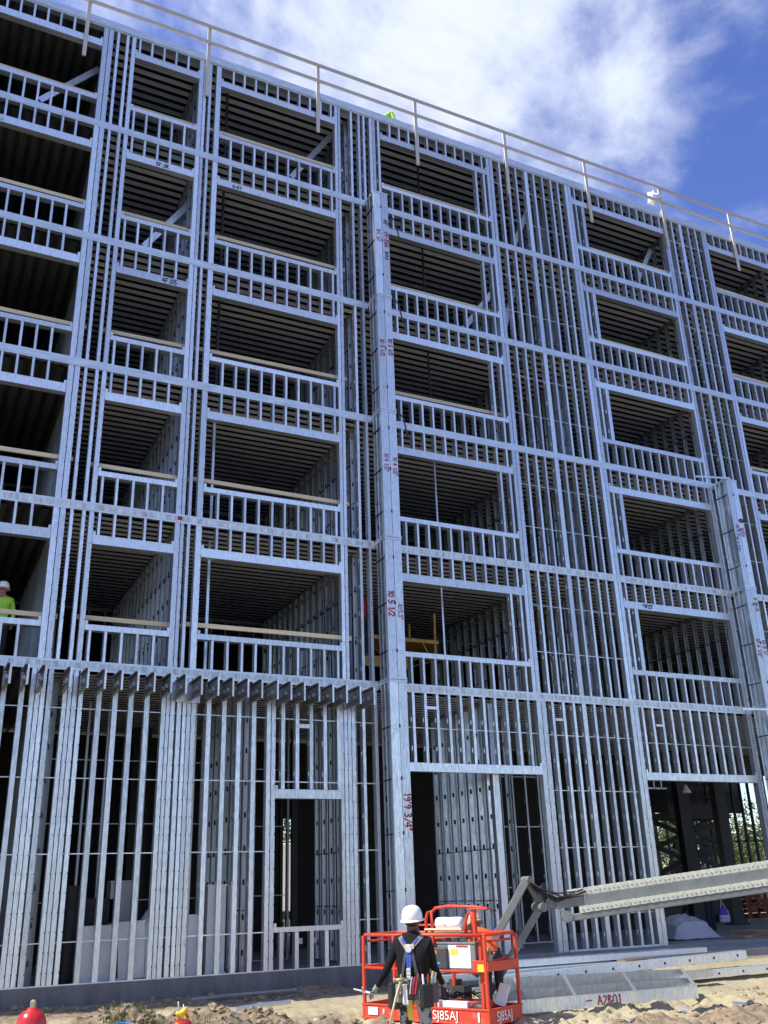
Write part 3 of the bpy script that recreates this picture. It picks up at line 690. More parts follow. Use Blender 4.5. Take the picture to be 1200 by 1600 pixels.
ps2 = list(pier(19.68, [(LV[0] + .25, FL[1] - .04), (FL[1] - .035, FL[2] - .04), (FL[2] - .035, FL[3] - .03)]))
mark(ps2[2], '0', 19.93, 10.62, .14, .05, INKRED); mark(ps2[2], "10 5 2", 19.76, 10.45, .10, .016, INKRED); mark(ps2[2], '1055', 19.92, 10.38, .11, .016, INKRED); mark(ps2[2], "'10 1/ 5'0-", 19.69, 10.1, .085, .014, INKBLK)
mark(ps2[1], '0 10 /2', 19.94, 8.35, .10, .016, INKRED); mark(ps2[1], '10 4 1/2"', 19.74, 7.22, .11, .016, INKRED); mark(ps2[1], "10 5 1/", 19.95, 7.2, .11, .016, INKRED)
for z in (FL[1] - .16, FL[3] - .05):
    mb = MB(); mb.bar((18.75 if z < 8 else 18.5, -.56, z - (.02 if z < 8 else .15)), (19.8, -.54, z + .02), .03, .05); mb.build('loose_track', GALV, ps2[0 if z < 8 else 2])

# shop marks on headers
def hmark(text, x, z, h, m=INKBLK):
    mb = MB(); strokes(text, h, .017, lambda tx, ty: (x + tx, -.012, z + ty), mb); mb.build('hand_writing', m, bld)
hmark('5F.0R', 3.40, 17.41, .10); hmark('4F.05', 3.72, 14.22, .11); hmark('0-57', 5.28, 17.40, .09); hmark("-'5F25'", 16.45, 7.86, .09); hmark('WW', -.1, 17.43, .09, PAPER)
mb = MB(); mb.box(4.36, 4.46, -.02, -.008, 8.54, 8.62); mb.build('paint_mark', INKRED, bld)

# diagonal wall braces inside
for a, b in (((.73, .9, 19.13), (2.0, .9, 20.68)), ((7.14, .9, 19.10), (8.35, .9, 21.05)), ((8.0, 1.6, 19.0), (9.2, 1.6, 20.6)), ((3.43, .9, 15.72), (4.90, .9, 18.0)),
             ((11.9, .9, 15.2), (13.6, .9, 17.6)), ((18.6, .9, 18.6), (19.7, .9, 20.6)), ((14.0, .9, 18.6), (14.9, .9, 20.7)), ((13.3, .7, 15.4), (13.9, .7, 17.3))):
    mb = MB(); mb.bar(a, b, .04, .15); mb.build('diagonal_brace', GALV, bld)
# hanger posts in the rooms
for i in range(1, 6):
    for x, y, r in ((5.25, .75, .028), (11.05, .9, .02), (21.9, .8, .02)):
        mb = MB(); mb.box(x, x + r * 2, y, y + r * 2, FL[i] + .01, FL[i + 1] - .2); mb.build('post', DARKSTEEL if i > 2 else GALV, bld)
for x, z in ((7.25, .42), (7.55, .42)):
    mb = MB(); mb.box(x, x + .1, .55, .6, z, z + .1); mb.build('junction_box', DUCT, bld)

# ------------------------------------------------------------------ roof guard rail
gr = thing('roof_guard_rail', 'long lumber guard rail with two rails and spaced posts along the roof edge', 'railing', (0, 0, 0))
for k in range(-2, 11):
    x = 1.525 + 3.0 * k
    if x > X1 or x < X0: continue
    mb = MB(); mb.box(-.045, .045, -.075, -.035, 0, 2.34); o = mb.build('post', POSTWOOD, gr, (x + random.uniform(-.02, .02), 0, 19.98), (0, R(random.uniform(-.7, .7)), 0))
for z in (22.24, 21.68):
    mb = MB(); mb.box(X0, X1, -.118, -.078, z, z + .09); mb.build('rail', RAILWOOD, gr)

# ------------------------------------------------------------------ guard boards across the openings
BAY = {'A': 'far left window column', 'B': 'narrow window column', 'C': 'window column just left of the tall pier', 'D': 'window column just right of the tall pier',
       'E': 'window column above the short pier', 'F': 'window column at the right edge'}
STN = {1: 'second', 2: 'third', 3: 'fourth', 4: 'fifth', 5: 'sixth'}
have = {'A': (1, 2, 3, 4, 5), 'B': (1, 2, 3, 4, 5), 'C': (1, 2, 3, 4, 5), 'D': (3, 4, 5), 'E': (4, 5), 'F': (3, 4, 5)}
for b, sts in have.items():
    a, c = WIN[b]
    for i in sts:
        mb = MB(); L = c - a + .5; mb.box(0, L, 0, .038, 0, .09)
        o = mb.build('guard_board', WOOD, None, (a - .2, .158 + (.042 if b in 'BD' else 0), FL[i] + .87 + random.uniform(-.02, .03)), (0, R(random.uniform(-.5, .5)), 0))
        tag(o, 'wooden board across the %s storey opening, %s' % (STN[i], BAY[b]), 'guard board', 'wooden boards nailed across window openings')

# ================================================================== PEOPLE
def skin_mesh(nodes, edges, root, sub=2):
    me = bpy.data.meshes.new('tmp'); names = list(nodes)
    me.from_pydata([nodes[n][0] for n in names], [(names.index(a), names.index(b)) for a, b in edges], [])
    o = bpy.data.objects.new('tmp', me); COL.objects.link(o)
    sk = o.modifiers.new('s', 'SKIN'); sk.use_smooth_shade = True
    ly = me.skin_vertices[0] if me.skin_vertices else None
    if ly is None:
        bmx = bmesh.new(); bmx.from_mesh(me); bmx.verts.layers.skin.verify(); bmx.to_mesh(me); bmx.free(); ly = me.skin_vertices[0]
    for i, n in enumerate(names):
        r = nodes[n][1]; ly.data[i].radius = r if isinstance(r, tuple) else (r, r); ly.data[i].use_root = (n == root)
    sb = o.modifiers.new('u', 'SUBSURF'); sb.levels = sub; sb.render_levels = sub
    dg = bpy.context.evaluated_depsgraph_get(); res = bpy.data.meshes.new_from_object(o.evaluated_get(dg))
    bpy.data.objects.remove(o); bpy.data.meshes.remove(me)
    return res
def segdist(p, a, b):
    ab = b - a; t = max(0, min(1, (p - a).dot(ab) / max(ab.length_squared, 1e-9))); return (p - a - ab * t).length
BASE = dict(pelvis=((0, 0, .95), (.155, .115)), waist=((0, 0, 1.08), (.15, .11)), chest=((0, 0, 1.27), (.175, .12)), uchest=((0, -.01, 1.41), (.16, .10)),
    neck=((0, .0, 1.50), .058), jaw=((0, .03, 1.565), (.066, .078)), head=((0, .02, 1.65), (.078, .095)), crown=((0, .01, 1.72), (.062, .075)),
    nose=((0, .135, 1.61), .013), earl=((-.088, .01, 1.615), .017), earr=((.088, .01, 1.615), .017),
    shl=((-.18, -.01, 1.42), .068), ell=((-.24, -.03, 1.14), .050), wrl=((-.25, .08, .92), .034), hal=((-.255, .11, .85), (.040, .024)),
    shr=((.18, -.01, 1.42), .068), elr=((.24, -.03, 1.14), .050), wrr=((.25, .08, .92), .034), har=((.255, .11, .85), (.040, .024)),
    hil=((-.095, 0, .88), .098), knl=((-.11, .02, .50), .068), anl=((-.11, -.03, .11), .050), tol=((-.12, .14, .045), (.045, .035)),
    hir=((.095, 0, .88), .098), knr=((.11, .02, .50), .068), anr=((.11, -.03, .11), .050), tor=((.12, .14, .045), (.045, .035)))
EDG = [('pelvis', 'waist', 'S'), ('waist', 'chest', 'S'), ('chest', 'uchest', 'S'), ('uchest', 'neck', 'S'), ('neck', 'jaw', 'K'), ('jaw', 'head', 'K'), ('head', 'crown', 'K'), ('jaw', 'nose', 'K'), ('head', 'earl', 'K'), ('head', 'earr', 'K'),
    ('uchest', 'shl', 'S'), ('shl', 'ell', 'S'), ('ell', 'wrl', 'S'), ('wrl', 'hal', 'G'), ('uchest', 'shr', 'S'), ('shr', 'elr', 'S'), ('elr', 'wrr', 'S'), ('wrr', 'har', 'G'),
    ('pelvis', 'hil', 'P'), ('hil', 'knl', 'P'), ('knl', 'anl', 'P'), ('anl', 'tol', 'B'), ('pelvis', 'hir', 'P'), ('hir', 'knr', 'P'), ('knr', 'anr', 'P'), ('anr', 'tor', 'B')]
def person(label, loc, rotz, pose, mats, hat=None, scale=1.0, group=None, hatpeak=1.0):
    """mats: S shirt, P trousers, K skin, G hands, B boots.  The body, hands and fingers are one mesh; the hat is its child."""
    nd_ = {k: (Vector(v[0]), v[1]) for k, v in BASE.items()}
    for k, v in pose.items(): nd_[k] = (Vector(v), nd_[k][1]) if len(v) == 3 else (Vector(v[:3]), v[3])
    nodes = {k: (tuple(v[0]), v[1]) for k, v in nd_.items()}
    me = skin_mesh(nodes, [(a, b) for a, b, _ in EDG], 'pelvis', 2)
    order = 'SPKGB'; segs = [(nd_[a][0], nd_[b][0], order.index(c)) for a, b, c in EDG]
    V = [v.co.copy() for v in me.vertices]; F = [tuple(p.vertices) for p in me.polygons]; MI = []
    for p in me.polygons:
        c = p.center; MI.append(min(segs, key=lambda s: segdist(c, s[0], s[1]))[2])
    bpy.data.meshes.remove(me)
    bvh = BVHTree.FromPolygons(V, F)
    for sd in 'lr':                                    # five fingers rooted in the palm, each bent at its joints
        w = nd_['wr' + sd][0]; h = nd_['ha' + sd][0]; d = (h - w).normalized(); e = nd_['el' + sd][0]
        side = d.cross(Vector((0, 0, 1)));  side = side.normalized() if side.length > .1 else Vector((0, 1, 0))
        if abs(d.z) > .6: side = Vector((0, 1, 0)) - d * d.y; side.normalize()
        curl = d.cross(side).normalized()
        if (curl.dot(Vector((-1 if sd == 'r' else 1, 0, 0)))) < 0: curl = -curl
        for k in range(5):
            if k < 4:
                o = (k - 1.5) * .018; ln = (.075, .085, .08, .062)[k]; r0 = h + d * .012 + side * o
                pts = [r0, r0 + d * ln * .5 + curl * .006, r0 + d * ln * .85 + curl * .03, r0 + d * ln * .85 + curl * .055]
            else:
                r0 = h - d * .02 + side * .034; pts = [r0, r0 + side * .022 + d * .025 + curl * .008, r0 + side * .024 + d * .055 + curl * .02]
            nn = {str(i): (tuple(p), .0095 if i < len(pts) - 1 else .0075) for i, p in enumerate(pts)}
            fm = skin_mesh(nn, [(str(i), str(i + 1)) for i in range(len(pts) - 1)], '0', 1)
            b0 = len(V); V += [v.co.copy() for v in fm.vertices]; F += [tuple(b0 + i for i in p.vertices) for p in fm.polygons]; MI += [3] * len(fm.polygons); bpy.data.meshes.remove(fm)
    hd = nd_['head'][0]; jw = nd_['jaw'][0]; upv = (hd - jw).normalized()
    for s in (-1, 1):                                  # eyes
        c = hd - upv * .012 + Vector((s * .03, .083, 0)); b0 = len(V)
        for p in IV: V.append(c + p * .011)
        F += [tuple(b0 + i for i in f) for f in IF]; MI += [5] * len(IF)
    m2 = bpy.data.meshes.new('person'); m2.from_pydata([tuple(v) for v in V], [], F)
    for k in order: m2.materials.append(mats[k])
    m2.materials.append(EYE)
    m2.polygons.foreach_set('material_index', MI); m2.polygons.foreach_set('use_smooth', [True] * len(F)); m2.update()
    o = tag(inst(m2, 'person', None, loc, (0, 0, rotz)), label, 'person', group); o.scale = (scale,) * 3
    if hat is not None:
        mb = MB()
        mb.lathe([(.128, 0), (.132, .02), (.128, .06), (.113, .105), (.08, .138), (.035, .152), (.006, .155)], 24, sx=.92, sy=1.08)
        n = 28; ring = []
        for k in range(n):                             # brim, longer over the brow
            a = 2 * math.pi * k / n; pk = hatpeak * max(0, math.sin(a)) ** 2 * .05
            ring.append(((.128 * math.cos(a) * .92, .128 * math.sin(a) * 1.08, .006), ((.150) * math.cos(a) * .93, (.150 + pk) * math.sin(a) * 1.06, -.012)))
        for k in range(n):
            a, b = ring[k], ring[(k + 1) % n]
            mb.face([a[0], b[0], b[1], a[1]]); mb.face([(*a[1][:2], a[1][2] - .006), (*b[1][:2], b[1][2] - .006), (*b[0][:2], b[0][2] - .006), (*a[0][:2], a[0][2] - .006)]); mb.face([a[1], b[1], (*b[1][:2], b[1][2] - .006), (*a[1][:2], a[1][2] - .006)])
        for s in (-1, 0, 1): mb.tube([(s * .03, -.10, .105 - abs(s) * .004), (s * .03, -.05, .146 - abs(s) * .006), (s * .03, .05, .146 - abs(s) * .006), (s * .03, .10, .105 - abs(s) * .004)], .008, 6)
        q = upv; tilt = math.atan2(-q.y, q.z)
        mb.build('hard_hat', hat, o, tuple(hd + upv * .022 + Vector((0, -.005, 0))), (tilt, math.asin(max(-1, min(1, q.x))), 0), smooth=True)
    return o, bvh

def rz(p, a):
    c, s = math.cos(a), math.sin(a); return (p[0] * c - p[1] * s, p[0] * s + p[1] * c, p[2])
# ---- foreground worker, seen from behind
TW = R(22)
GZ = -0.625
pose = {}
for k, v in dict(ell=(-.30, .0, 1.16), wrl=(-.42, .13, .97), hal=(-.475, .18, .915), elr=(.235, .0, 1.15), wrr=(.335, .20, .97), har=(.385, .265, .94)).items(): pose[k] = rz(v, TW)
pose.update(shl=(-.195, 0, 1.41), shr=(.195, 0, 1.41), knl=(-.13, .02, .50), knr=(.13, .03, .50), anl=(-.14, -.03, .11), anr=(.14, -.02, .11), tol=(-.17, .13, .045), tor=(.17, .14, .045))
pose['neck'] = (0, .005, 1.50, (.078, .075)); pose['shl'] = (-.19, -.005, 1.43); pose['shr'] = (.19, -.005, 1.43)
pose['chest'] = (0, 0, 1.27, (.225, .15)); pose['uchest'] = (0, -.01, 1.42, (.185, .12)); pose['waist'] = (0, 0, 1.08, (.205, .15)); pose['pelvis'] = (0, 0, .95, (.19, .145))
WL = Vector((5.45, -7.68, GZ)); WR = R(-26) - TW
worker, wb = person('worker seen from behind in black sweatshirt, white hard hat, harness and loaded tool belt', tuple(WL), WR, pose,
    dict(S=SWEAT, P=WORKP, K=SKIN_D, G=GLOVE, B=BOOT), hat=HAT, scale=0.97, hatpeak=.5)
def backpt(x, z, off=.012):
    h = wb.ray_cast(Vector((x, -1.0, z)), Vector((0, 1, 0)))
    return (h[0] + Vector((0, -off, 0))) if h[0] is not None else Vector((x, -.05, z))
def strap(name, pts, w, m, off=.012, par=worker):
    mb = MB(); P = []
    for (x0, z0), (x1, z1) in zip(pts, pts[1:]):
        n = max(2, int(math.hypot(x1 - x0, z1 - z0) / .03))
        P += [(x0 + (x1 - x0) * t / n, z0 + (z1 - z0) * t / n) for t in range(n)]
    P.append(pts[-1]); L = []; Rr = []
    for i, (x, z) in enumerate(P):
        a = P[max(0, i - 1)]; b = P[min(len(P) - 1, i + 1)]; d = Vector((b[0] - a[0], b[1] - a[1])).normalized(); nn = Vector((-d.y, d.x)) * w / 2
        L.append(backpt(x + nn.x, z + nn.y, off)); Rr.append(backpt(x - nn.x, z - nn.y, off))
    for i in range(len(P) - 1):
        mb.face([L[i], L[i + 1], Rr[i + 1], Rr[i]]); mb.face([L[i], L[i + 1], L[i + 1] + Vector((0, .012, 0)), L[i] + Vector((0, .012, 0))]); mb.face([Rr[i], Rr[i + 1], Rr[i + 1] + Vector((0, .012, 0)), Rr[i] + Vector((0, .012, 0))])
    return mb.build(name, m, par)
hn = strap('harness', [(-.13, 1.49), (-.06, 1.40), (0, 1.355)], .05, GREYW)
strap('strap', [(.14, 1.50), (.07, 1.42), (0, 1.355)], .05, GREYW, par=hn); strap('strap', [(.10, 1.47), (.03, 1.38)], .02, BLUEW, .018, hn)
strap('strap', [(-.10, 1.47), (-.05, 1.41)], .03, BLUEW, .018, hn)
strap('pad', [(-.06, 1.385), (.06, 1.385)], .05, TANW, .022, hn); strap('strap', [(0, 1.36), (0, 1.17)], .06, BLUEW, .02, hn)
strap('strap', [(-.03, 1.36), (-.10, 1.05)], .035, CHAR, .014, hn); strap('strap', [(.03, 1.36), (.10, 1.05)], .035, CHAR, .014, hn)
strap('strap', [(0, 1.17), (0, 1.0)], .045, GREYW, .024, hn)
mb = MB()
for z in (1.14, 1.10, 1.06): 
    p = backpt(0, z, .035); mb.box(p.x - .026, p.x + .026, p.y - .006, p.y + .006, z - .018, z + .018); 
mb.build('buckle', SILVER, hn, bevel=.004)
mb = MB(); p = backpt(0, 1.36, .03); mb.lathe([(.035, 0), (.042, .004), (.035, .008)], 16, (0, 0, 0)); mb.build('ring', SILVER, hn, tuple(p), (R(80), 0, 0))
tb_ = MB(); n = 32
for z0, z1, rx, ry in ((.985, 1.065, .205, .160),):
    for k in range(n):
        a, b = 2 * math.pi * k / n, 2 * math.pi * (k + 1) / n
        P = [(rx * math.cos(q), ry * math.sin(q) - .003) for q in (a, b)]; I = [(.9 * x, .9 * y) for x, y in P]
        tb_.face([(*P[0], z0), (*P[1], z0), (*P[1], z1), (*P[0], z1)]); tb_.face([(*P[0], z1), (*P[1], z1), (*I[1], z1), (*I[0], z1)]); tb_.face([(*P[0], z0), (*I[0], z0), (*I[1], z0), (*P[1], z0)])
belt = tb_.build('tool_belt', CHAR, worker)
def pouch(name, ang, w, d, h, z, m, par=belt, tilt=0.0):
    mb = MB(); b = .012
    mb.box(-w / 2, w / 2, 0, d, -h, 0); 
    a = R(ang); x, y = .205 * math.cos(a), .165 * math.sin(a)
    return mb.build(name, m, par, (x, y, z), (0, R(tilt), a - math.pi / 2), bevel=.014)
pouch('pouch', 215, .17, .10, .27, 1.01, BLACK); pouch('pouch', 190, .14, .09, .22, 1.0, CHAR); pouch('pouch', 320, .15, .09, .24, 1.0, BLACK); pouch('pouch', 345, .12, .09, .20, 1.0, CHAR)
pouch('pouch', 235, .10, .07, .19, 1.0, GREYW); pouch('pouch', 335, .08, .06, .17, 1.0, GREYW); pouch('hammer_holder', 242, .06, .03, .10, 1.03, TANW); pouch('pouch', 280, .11, .05, .16, 1.0, BLACK); pouch('pouch', 262, .075, .05, .21, 1.0, WHITE); pouch('pouch', 300, .09, .06, .14, .99, CHAR); pouch('tape_measure', 297, .075, .05, .075, .93, HYDR)
for ang, l, m, r in ((250, .12, BRASS, .012), (285, .10, INKRED, .010), (292, .13, REDPL, .009), (312, .12, PAPER, .012), (324, .12, REDPL, .010), (334, .15, YELLOW, .009), (342, .14, BLUEPL, .012), (350, .13, SILVER, .009), (278, .1, SILVER, .008)):
    a = R(ang); mb = MB(); mb.tube([(0, 0, -.08), (.005, 0, l * .5), (.012, .004, l)], r, 8); mb.build('hand_tool', m, belt, (.262 * math.cos(a), .225 * math.sin(a), .98), (R(random.uniform(-8, 8)), R(random.uniform(-10, 10)), 0))
mb = MB(); mb.tube([(0, 0, 0), (.005, .0, -.12), (-.004, 0, -.25), (.01, 0, -.38)], [.014, .012, .010, .008], 6, flat=.3); mb.build('hanging_strap', TANW, belt, (.13, -.19, .94))
strap('reflective_patch', [(-.04, .84), (-.035, .62)], .06, YELLOW, .012)
# hammer hanging from the belt, metal clip in the left hand
def w2(p): q = rz(p, WR); return (q[0] + WL.x, q[1] + WL.y, q[2] + WL.z)
hm = thing('hammer', 'wooden handled hammer hanging head-up from the tool belt of the black-shirted worker', 'hammer', w2(rz((-.165, -.20, .98), TW)), WR + TW)
mb = MB(); mb.tube([(0.0, 0, 0), (-.05, -.02, -.14), (-.13, -.03, -.42)], [.013, .014, .017], 8, flat=.8); mb.build('handle', WOOD, hm, smooth=True)
mb = MB(); mb.tube([(-.05, 0, .035), (.055, 0, .04)], .018, 10); mb.tube([(-.05, 0, .035), (-.065, 0, .035)], .024, 10); mb.tube([(.05, 0, .04), (.10, 0, .015)], [.014, .005], 8); mb.build('head', BRASS, hm, smooth=True)
br = MB(); br.box(-.10, .04, -.03, .03, -.004, .004); br.box(-.10, -.094, -.03, .03, -.004, .04); br.box(-.19, -.094, -.018, .018, -.004, .002)
tag(br.build('metal_bracket', DUCT, None, w2(rz((-.50, .20, .865), TW)), (R(10), R(14), WR + TW)), 'bright bent metal bracket held in the gloved left hand of the black-shirted worker', 'bracket')

# ---- worker in the platform, bending behind the control box
# ================================================================== BOOM LIFT
BF = Vector((8.0, -5.07, -.53)); BR = math.atan2(.424, .906)
lift = thing('boom_lift', 'articulating boom lift with orange red work platform and long grey boom', 'boom lift', tuple(BF), BR)
LX, LY = .90, 2.37
def rails(name, paths, r=.021, m=RED, par=lift, n=8):
    mb = MB()
    for p in paths: mb.tube(p, r, n)
    return mb.build(name, m, par, smooth=True)
mb = MB(); mb.box(0.02, LX - .02, .02, LY - .02, .06, .085); mb.build('platform_floor', BOOMG, lift)
def kick(x0, x1, y0, y1):
    mb = MB(); mb.box(x0, x1, y0, y1, .03, .20); mb.box(x0 - .012, x1 + .012, y0 - .012, y1 + .012, .19, .215); mb.box(x0 - .01, x1 + .01, y0 - .01, y1 + .01, .0, .035); return mb.build('kick_plate', REDWORN, lift, bevel=.004)
kick(0, .02, 0.03, LY - .03); kick(LX - .02, LX, .03, LY - .03); kick(.0, LX, 0, .02); kick(.0, LX, LY - .02, LY)
for x, y in ((.02, .02), (LX - .03, .02), (.02, LY - .03), (LX - .03, LY - .03), (.02, .96), (LX - .03, 1.2), (.02, 1.72)):
    mb = MB(); mb.box(x - .024, x + .024, y - .024, y + .024, .03, 1.18); mb.build('post', RED, lift, bevel=.008)
mb = MB(); mb.box(.10, .15, .14, .19, .07, 1.20); mb.build('post', RED, lift, bevel=.006)
def corner_loop(z): return [[(.02, .06, z), (.02, LY - .08, z), (.06, LY - .02, z), (LX - .08, LY - .02, z), (LX - .03, LY - .08, z), (LX - .03, .06, z), (LX - .08, .02, z), (.08, .02, z), (.02, .06, z)]]
rails('top_rail', corner_loop(1.19), .024); rails('top_rail', [[(.05, .09, 1.10), (LX - .07, .09, 1.10)], [(.07, LY - .09, 1.10), (LX - .07, LY - .09, 1.10)], [(LX - .07, 1.3, 1.10), (LX - .07, LY - .1, 1.1)]], .018)
rails('mid_rail', [[(.02, .15, .69), (.02, LY - .03, .72)], [(.02, LY - .02, .73), (LX - .03, LY - .02, .73)], [(LX - .03, LY - .03, .73), (LX - .03, 1.25, .73)], [(.03, .02, .55), (.12, .14, .55)]], .021)
rails('gate_frame', [[(LX - .03, 1.9, 1.12), (LX - .03, 1.9, 1.30), (LX - .03, 1.5, 1.30), (LX - .03, 1.5, 1.05)]], .018)
rails('gate_latch', [[(.45, 1.75, 1.05), (.45, 1.75, 1.0), (.45, 1.9, .96)]], .018)
# overhead guard
rails('overhead_guard', [[(.30, 1.28, 1.19), (.30, 1.28, 1.40), (.30, 1.24, 1.50), (.30, 1.17, 1.53), (.30, 1.16, 1.20)], [(.30, .53, 1.19), (.30, .53, 1.36), (.30, .48, 1.47), (.30, .41, 1.50), (.30, .40, 1.19)],
    [(.30, 1.16, 1.5), (.32, 1.10, 1.565), (.32, .85, 1.59), (.32, .35, 1.57), (.32, .12, 1.54)]], .024)
mb = MB(); mb.box(.26, .44, .10, .45, 1.53, 1.555); mb.box(.28, .34, .34, .40, .7, 1.54); mb.build('guard_plate', RED, lift, bevel=.006)
mb = MB(); mb.tube([(.36, .10, 1.53), (.38, .05, 1.53), (.40, .03, 1.50)], .02, 8); mb.build('sensor_knob', BLACK, lift)
# control console: grey cabinet, sheet and labels
con = MB(); con.box(.06, .30, .22, 1.02, .71, 1.08); con.box(.05, .31, .21, 1.03, 1.06, 1.09); console = con.build('control_console', BOOMG, lift, bevel=.01)
mb = MB(); mb.box(.052, .058, .30, .70, .74, 1.05); mb.build('instruction_sheet', PAPER, console)
mb = MB(); mb.box(.046, .051, .53, .66, .92, 1.0); mb.build('label', YELLOW, console)
mb = MB(); mb.box(.046, .051, .34, .55, 1.025, 1.047); mb.build('label', REDPL, console)
mb = MB(); mb.box(.0, .05, .70, 1.0, .72, 1.02); blk = mb.build('document_box', CHAR, console, bevel=.02)
mb = MB(); mb.box(-.004, -.001, .88, .94, .93, .98); mb.build('label', ORNG, blk)
mb = MB(); mb.box(-.004, -.001, .82, .93, .79, .82); mb.build('label', BLUEPL, blk)
mb = MB()
for y in (.3, .45, .6, .75): mb.tube([(.2, y, 1.09), (.2, y, 1.15)], .012, 6)
mb.build('joystick', BLACK, console)
# tool tray on the short side
mb = MB(); mb.box(.02, LX - .06, .0, .22, .70, .72); mb.box(.0, LX - .05, -.03, -.01, .70, .83); mb.box(.02, LX - .06, .21, .23, .72, .83); mb.box(.0, .02, .0, .24, .69, .85); mb.box(LX - .07, LX - .05, 0, .22, .72, .83); mb.build('tool_tray', RED, lift, bevel=.005)
mb = MB(); mb.box(-.008, -.003, .04, .15, .70, .80); mb.build('label', YELLOW, lift)
mb = MB(); mb.box(.25, .6, .30, .9, .085, .28); mb.box(.2, .65, .9, 1.5, .085, .25); mb.build('floor_locker', RED, lift, bevel=.01)
WORNL = mat('worn white lettering', (0.72, 0.60, 0.55), 0.7, 0, vscale=16, col2=(0.58, 0.12, 0.06), vmin=.48, vmax=.58)
# lettering on the kick plates
def lettering(body, size, loc, rot, m=PAPER, par=lift):
    c = bpy.data.curves.new('lettering', 'FONT'); c.body = body; c.size = size; c.extrude = .0008; c.align_x = 'LEFT'; c.space_character = 1.0
    c.materials.append(m); o = bpy.data.objects.new('tmp', c); COL.objects.link(o); me = bpy.data.meshes.new_from_object(o.evaluated_get(bpy.context.evaluated_depsgraph_get())); bpy.data.objects.remove(o); return inst(me, 'lettering', par, loc, rot)
l1 = lettering('SJ85AJ', .185, (.17, -.0145, .045), (R(90), 0, 0)); l1.scale = (.88, 1, 1)
l2 = lettering('SJ85AJ', .17, (-.0145, 1.0, .055), (R(90), 0, R(-90)), PAPER); l2.scale = (1.05, 1, 1)
mb = MB(); mb.box(-.0145, -.013, .16, .19, .045, .17); mb.box(-.0145, -.013, 2.05, 2.24, .06, .17); mb.box(-.0145, -.013, 1.92, 1.95, .09, .15); mb.build('label', PAPER, lift)
# jib, boom sections (local frame: world offset from BF, rotated back)
def LB(p): q = Vector(p) - BF; return Vector((q.x * math.cos(BR) + q.y * math.sin(BR), -q.x * math.sin(BR) + q.y * math.cos(BR), q.z))
K = Vector((9.52, -4.40, 1.02)); T = Vector((9.26, -4.42, 1.41)); Bs = Vector((8.62, -3.92, -.30))
mb = MB(); mb.bar(LB(T), LB(Vector((8.52, -3.86, .03))), .13, .12); mb.build('jib_arm', BOOMG, lift, bevel=.01)
mb = MB(); mb.bar(LB(K), LB(Vector((8.72, -3.94, -.22))), .12, .11); mb.build('jib_arm', BOOMG, lift, bevel=.01)
mb = MB(); mb.box(.84, 1.06, 1.0, 1.5, .02, .42); mb.tube([(.98, 1.25, -.02), (.98, 1.25, .5)], .11, 16); mb.build('platform_rotator', CHAR, lift)
mb = MB(); mb.bar(LB(T), LB(K + Vector((-.03, 0, .06))), .10, .09); mb.tube([LB(K + Vector((-.05, .12, -.03))), LB(K + Vector((-.05, -.14, -.03)))], .07, 14); mb.tube([LB(T + Vector((0, .1, 0))), LB(T + Vector((0, -.1, 0)))], .05, 12); mb.build('jib_knuckle', BOOMG, lift)
hz = MB(); rs = random.Random(3)
for k in range(7):
    a = T + Vector((.02, rs.uniform(-.1, .05), -.05 + rs.uniform(-.05, .02))); b = Vector((10.05, -4.85 + rs.uniform(-.06, .06), 1.22 + rs.uniform(-.03, .06)))
    mid = (a + b) / 2 + Vector((rs.uniform(-.1, .05), 0, -.10 - rs.uniform(0, .12))); hz.tube([LB(a), LB(a * .7 + mid * .3 + Vector((0, 0, -.03))), LB(mid), LB(b * .7 + mid * .3 + Vector((0, 0, -.02))), LB(b)], .014, 6)
for k in range(3):
    hz.tube([LB(K + Vector((-.02 + .03 * k, -.1, .32))), LB(K + Vector((-.1 + .02 * k, -.14, .2))), LB(K + Vector((-.02, -.14, .04)))], .013, 6)
hz.build('hydraulic_hose', BLACK, lift, smooth=True)
D = Vector((12.72, -6.22, 1.48)) - Vector((9.82, -4.61, 1.13)); D.normalize()
SL = Vector((0, 0, 1)); SN = D.cross(SL).normalized()
def boom(name, a, L, w, h, m=BOOMG):
    mb = MB(); a = Vector(a); mb.bar(LB(a), LB(a + D * L), w, h); return mb.build(name, m, lift, bevel=.012)
UP0 = Vector((9.78, -4.59, 1.035)); LO0 = Vector((9.76, -4.68, .815))
up = boom('boom_section', UP0 + D * .35, 13.5, .26, .17); boom('boom_section', UP0 - D * .1, .7, .18, .14)
lo = boom('boom_section', LO0, 11.5, .20, .10)
mb = MB(); mb.tube([LB(LO0 + D * .02 + SN * .115 + Vector((0, 0, .03))), LB(LO0 + D * .02 - SN * .115 + Vector((0, 0, .03)))], .085, 20); mb.bar(LB(K), LB(UP0 + D * .1), .14, .15); mb.build('boom_head', BOOMG, lift)
def chain(name, a, L, w, h, par):
    mb = MB(); n = int(L / .075); a = Vector(a); U = Vector((0, 0, 1))
    for i in range(n):
        c = a + D * (i * .075); k = .006 if i % 2 else 0.0
        mb.bar(LB(c), LB(c + D * .0745), w + k, h + k)
        for sg in (1, -1):
            mb.bar(LB(c + D * .022 + SN * (sg * (w * .5 + .004))), LB(c + D * .05 + SN * (sg * (w * .5 + .004))), .010, h * .20, 2)
        mb.bar(LB(c + D * .02 + U * (h * .5 + .003)), LB(c + D * .04 + U * (h * .5 + .003)), w * .55, .008, 2)
    return mb.build(name, [TRACK, BOOMG, TRACKD], par)
chain('cable_carrier', UP0 + D * .12 + Vector((0, 0, .135)), 12.5, .24, .095, lift); chain('cable_carrier', LO0 + D * .24 + Vector((0, 0, .097)), 11.0, .22, .09, lift)
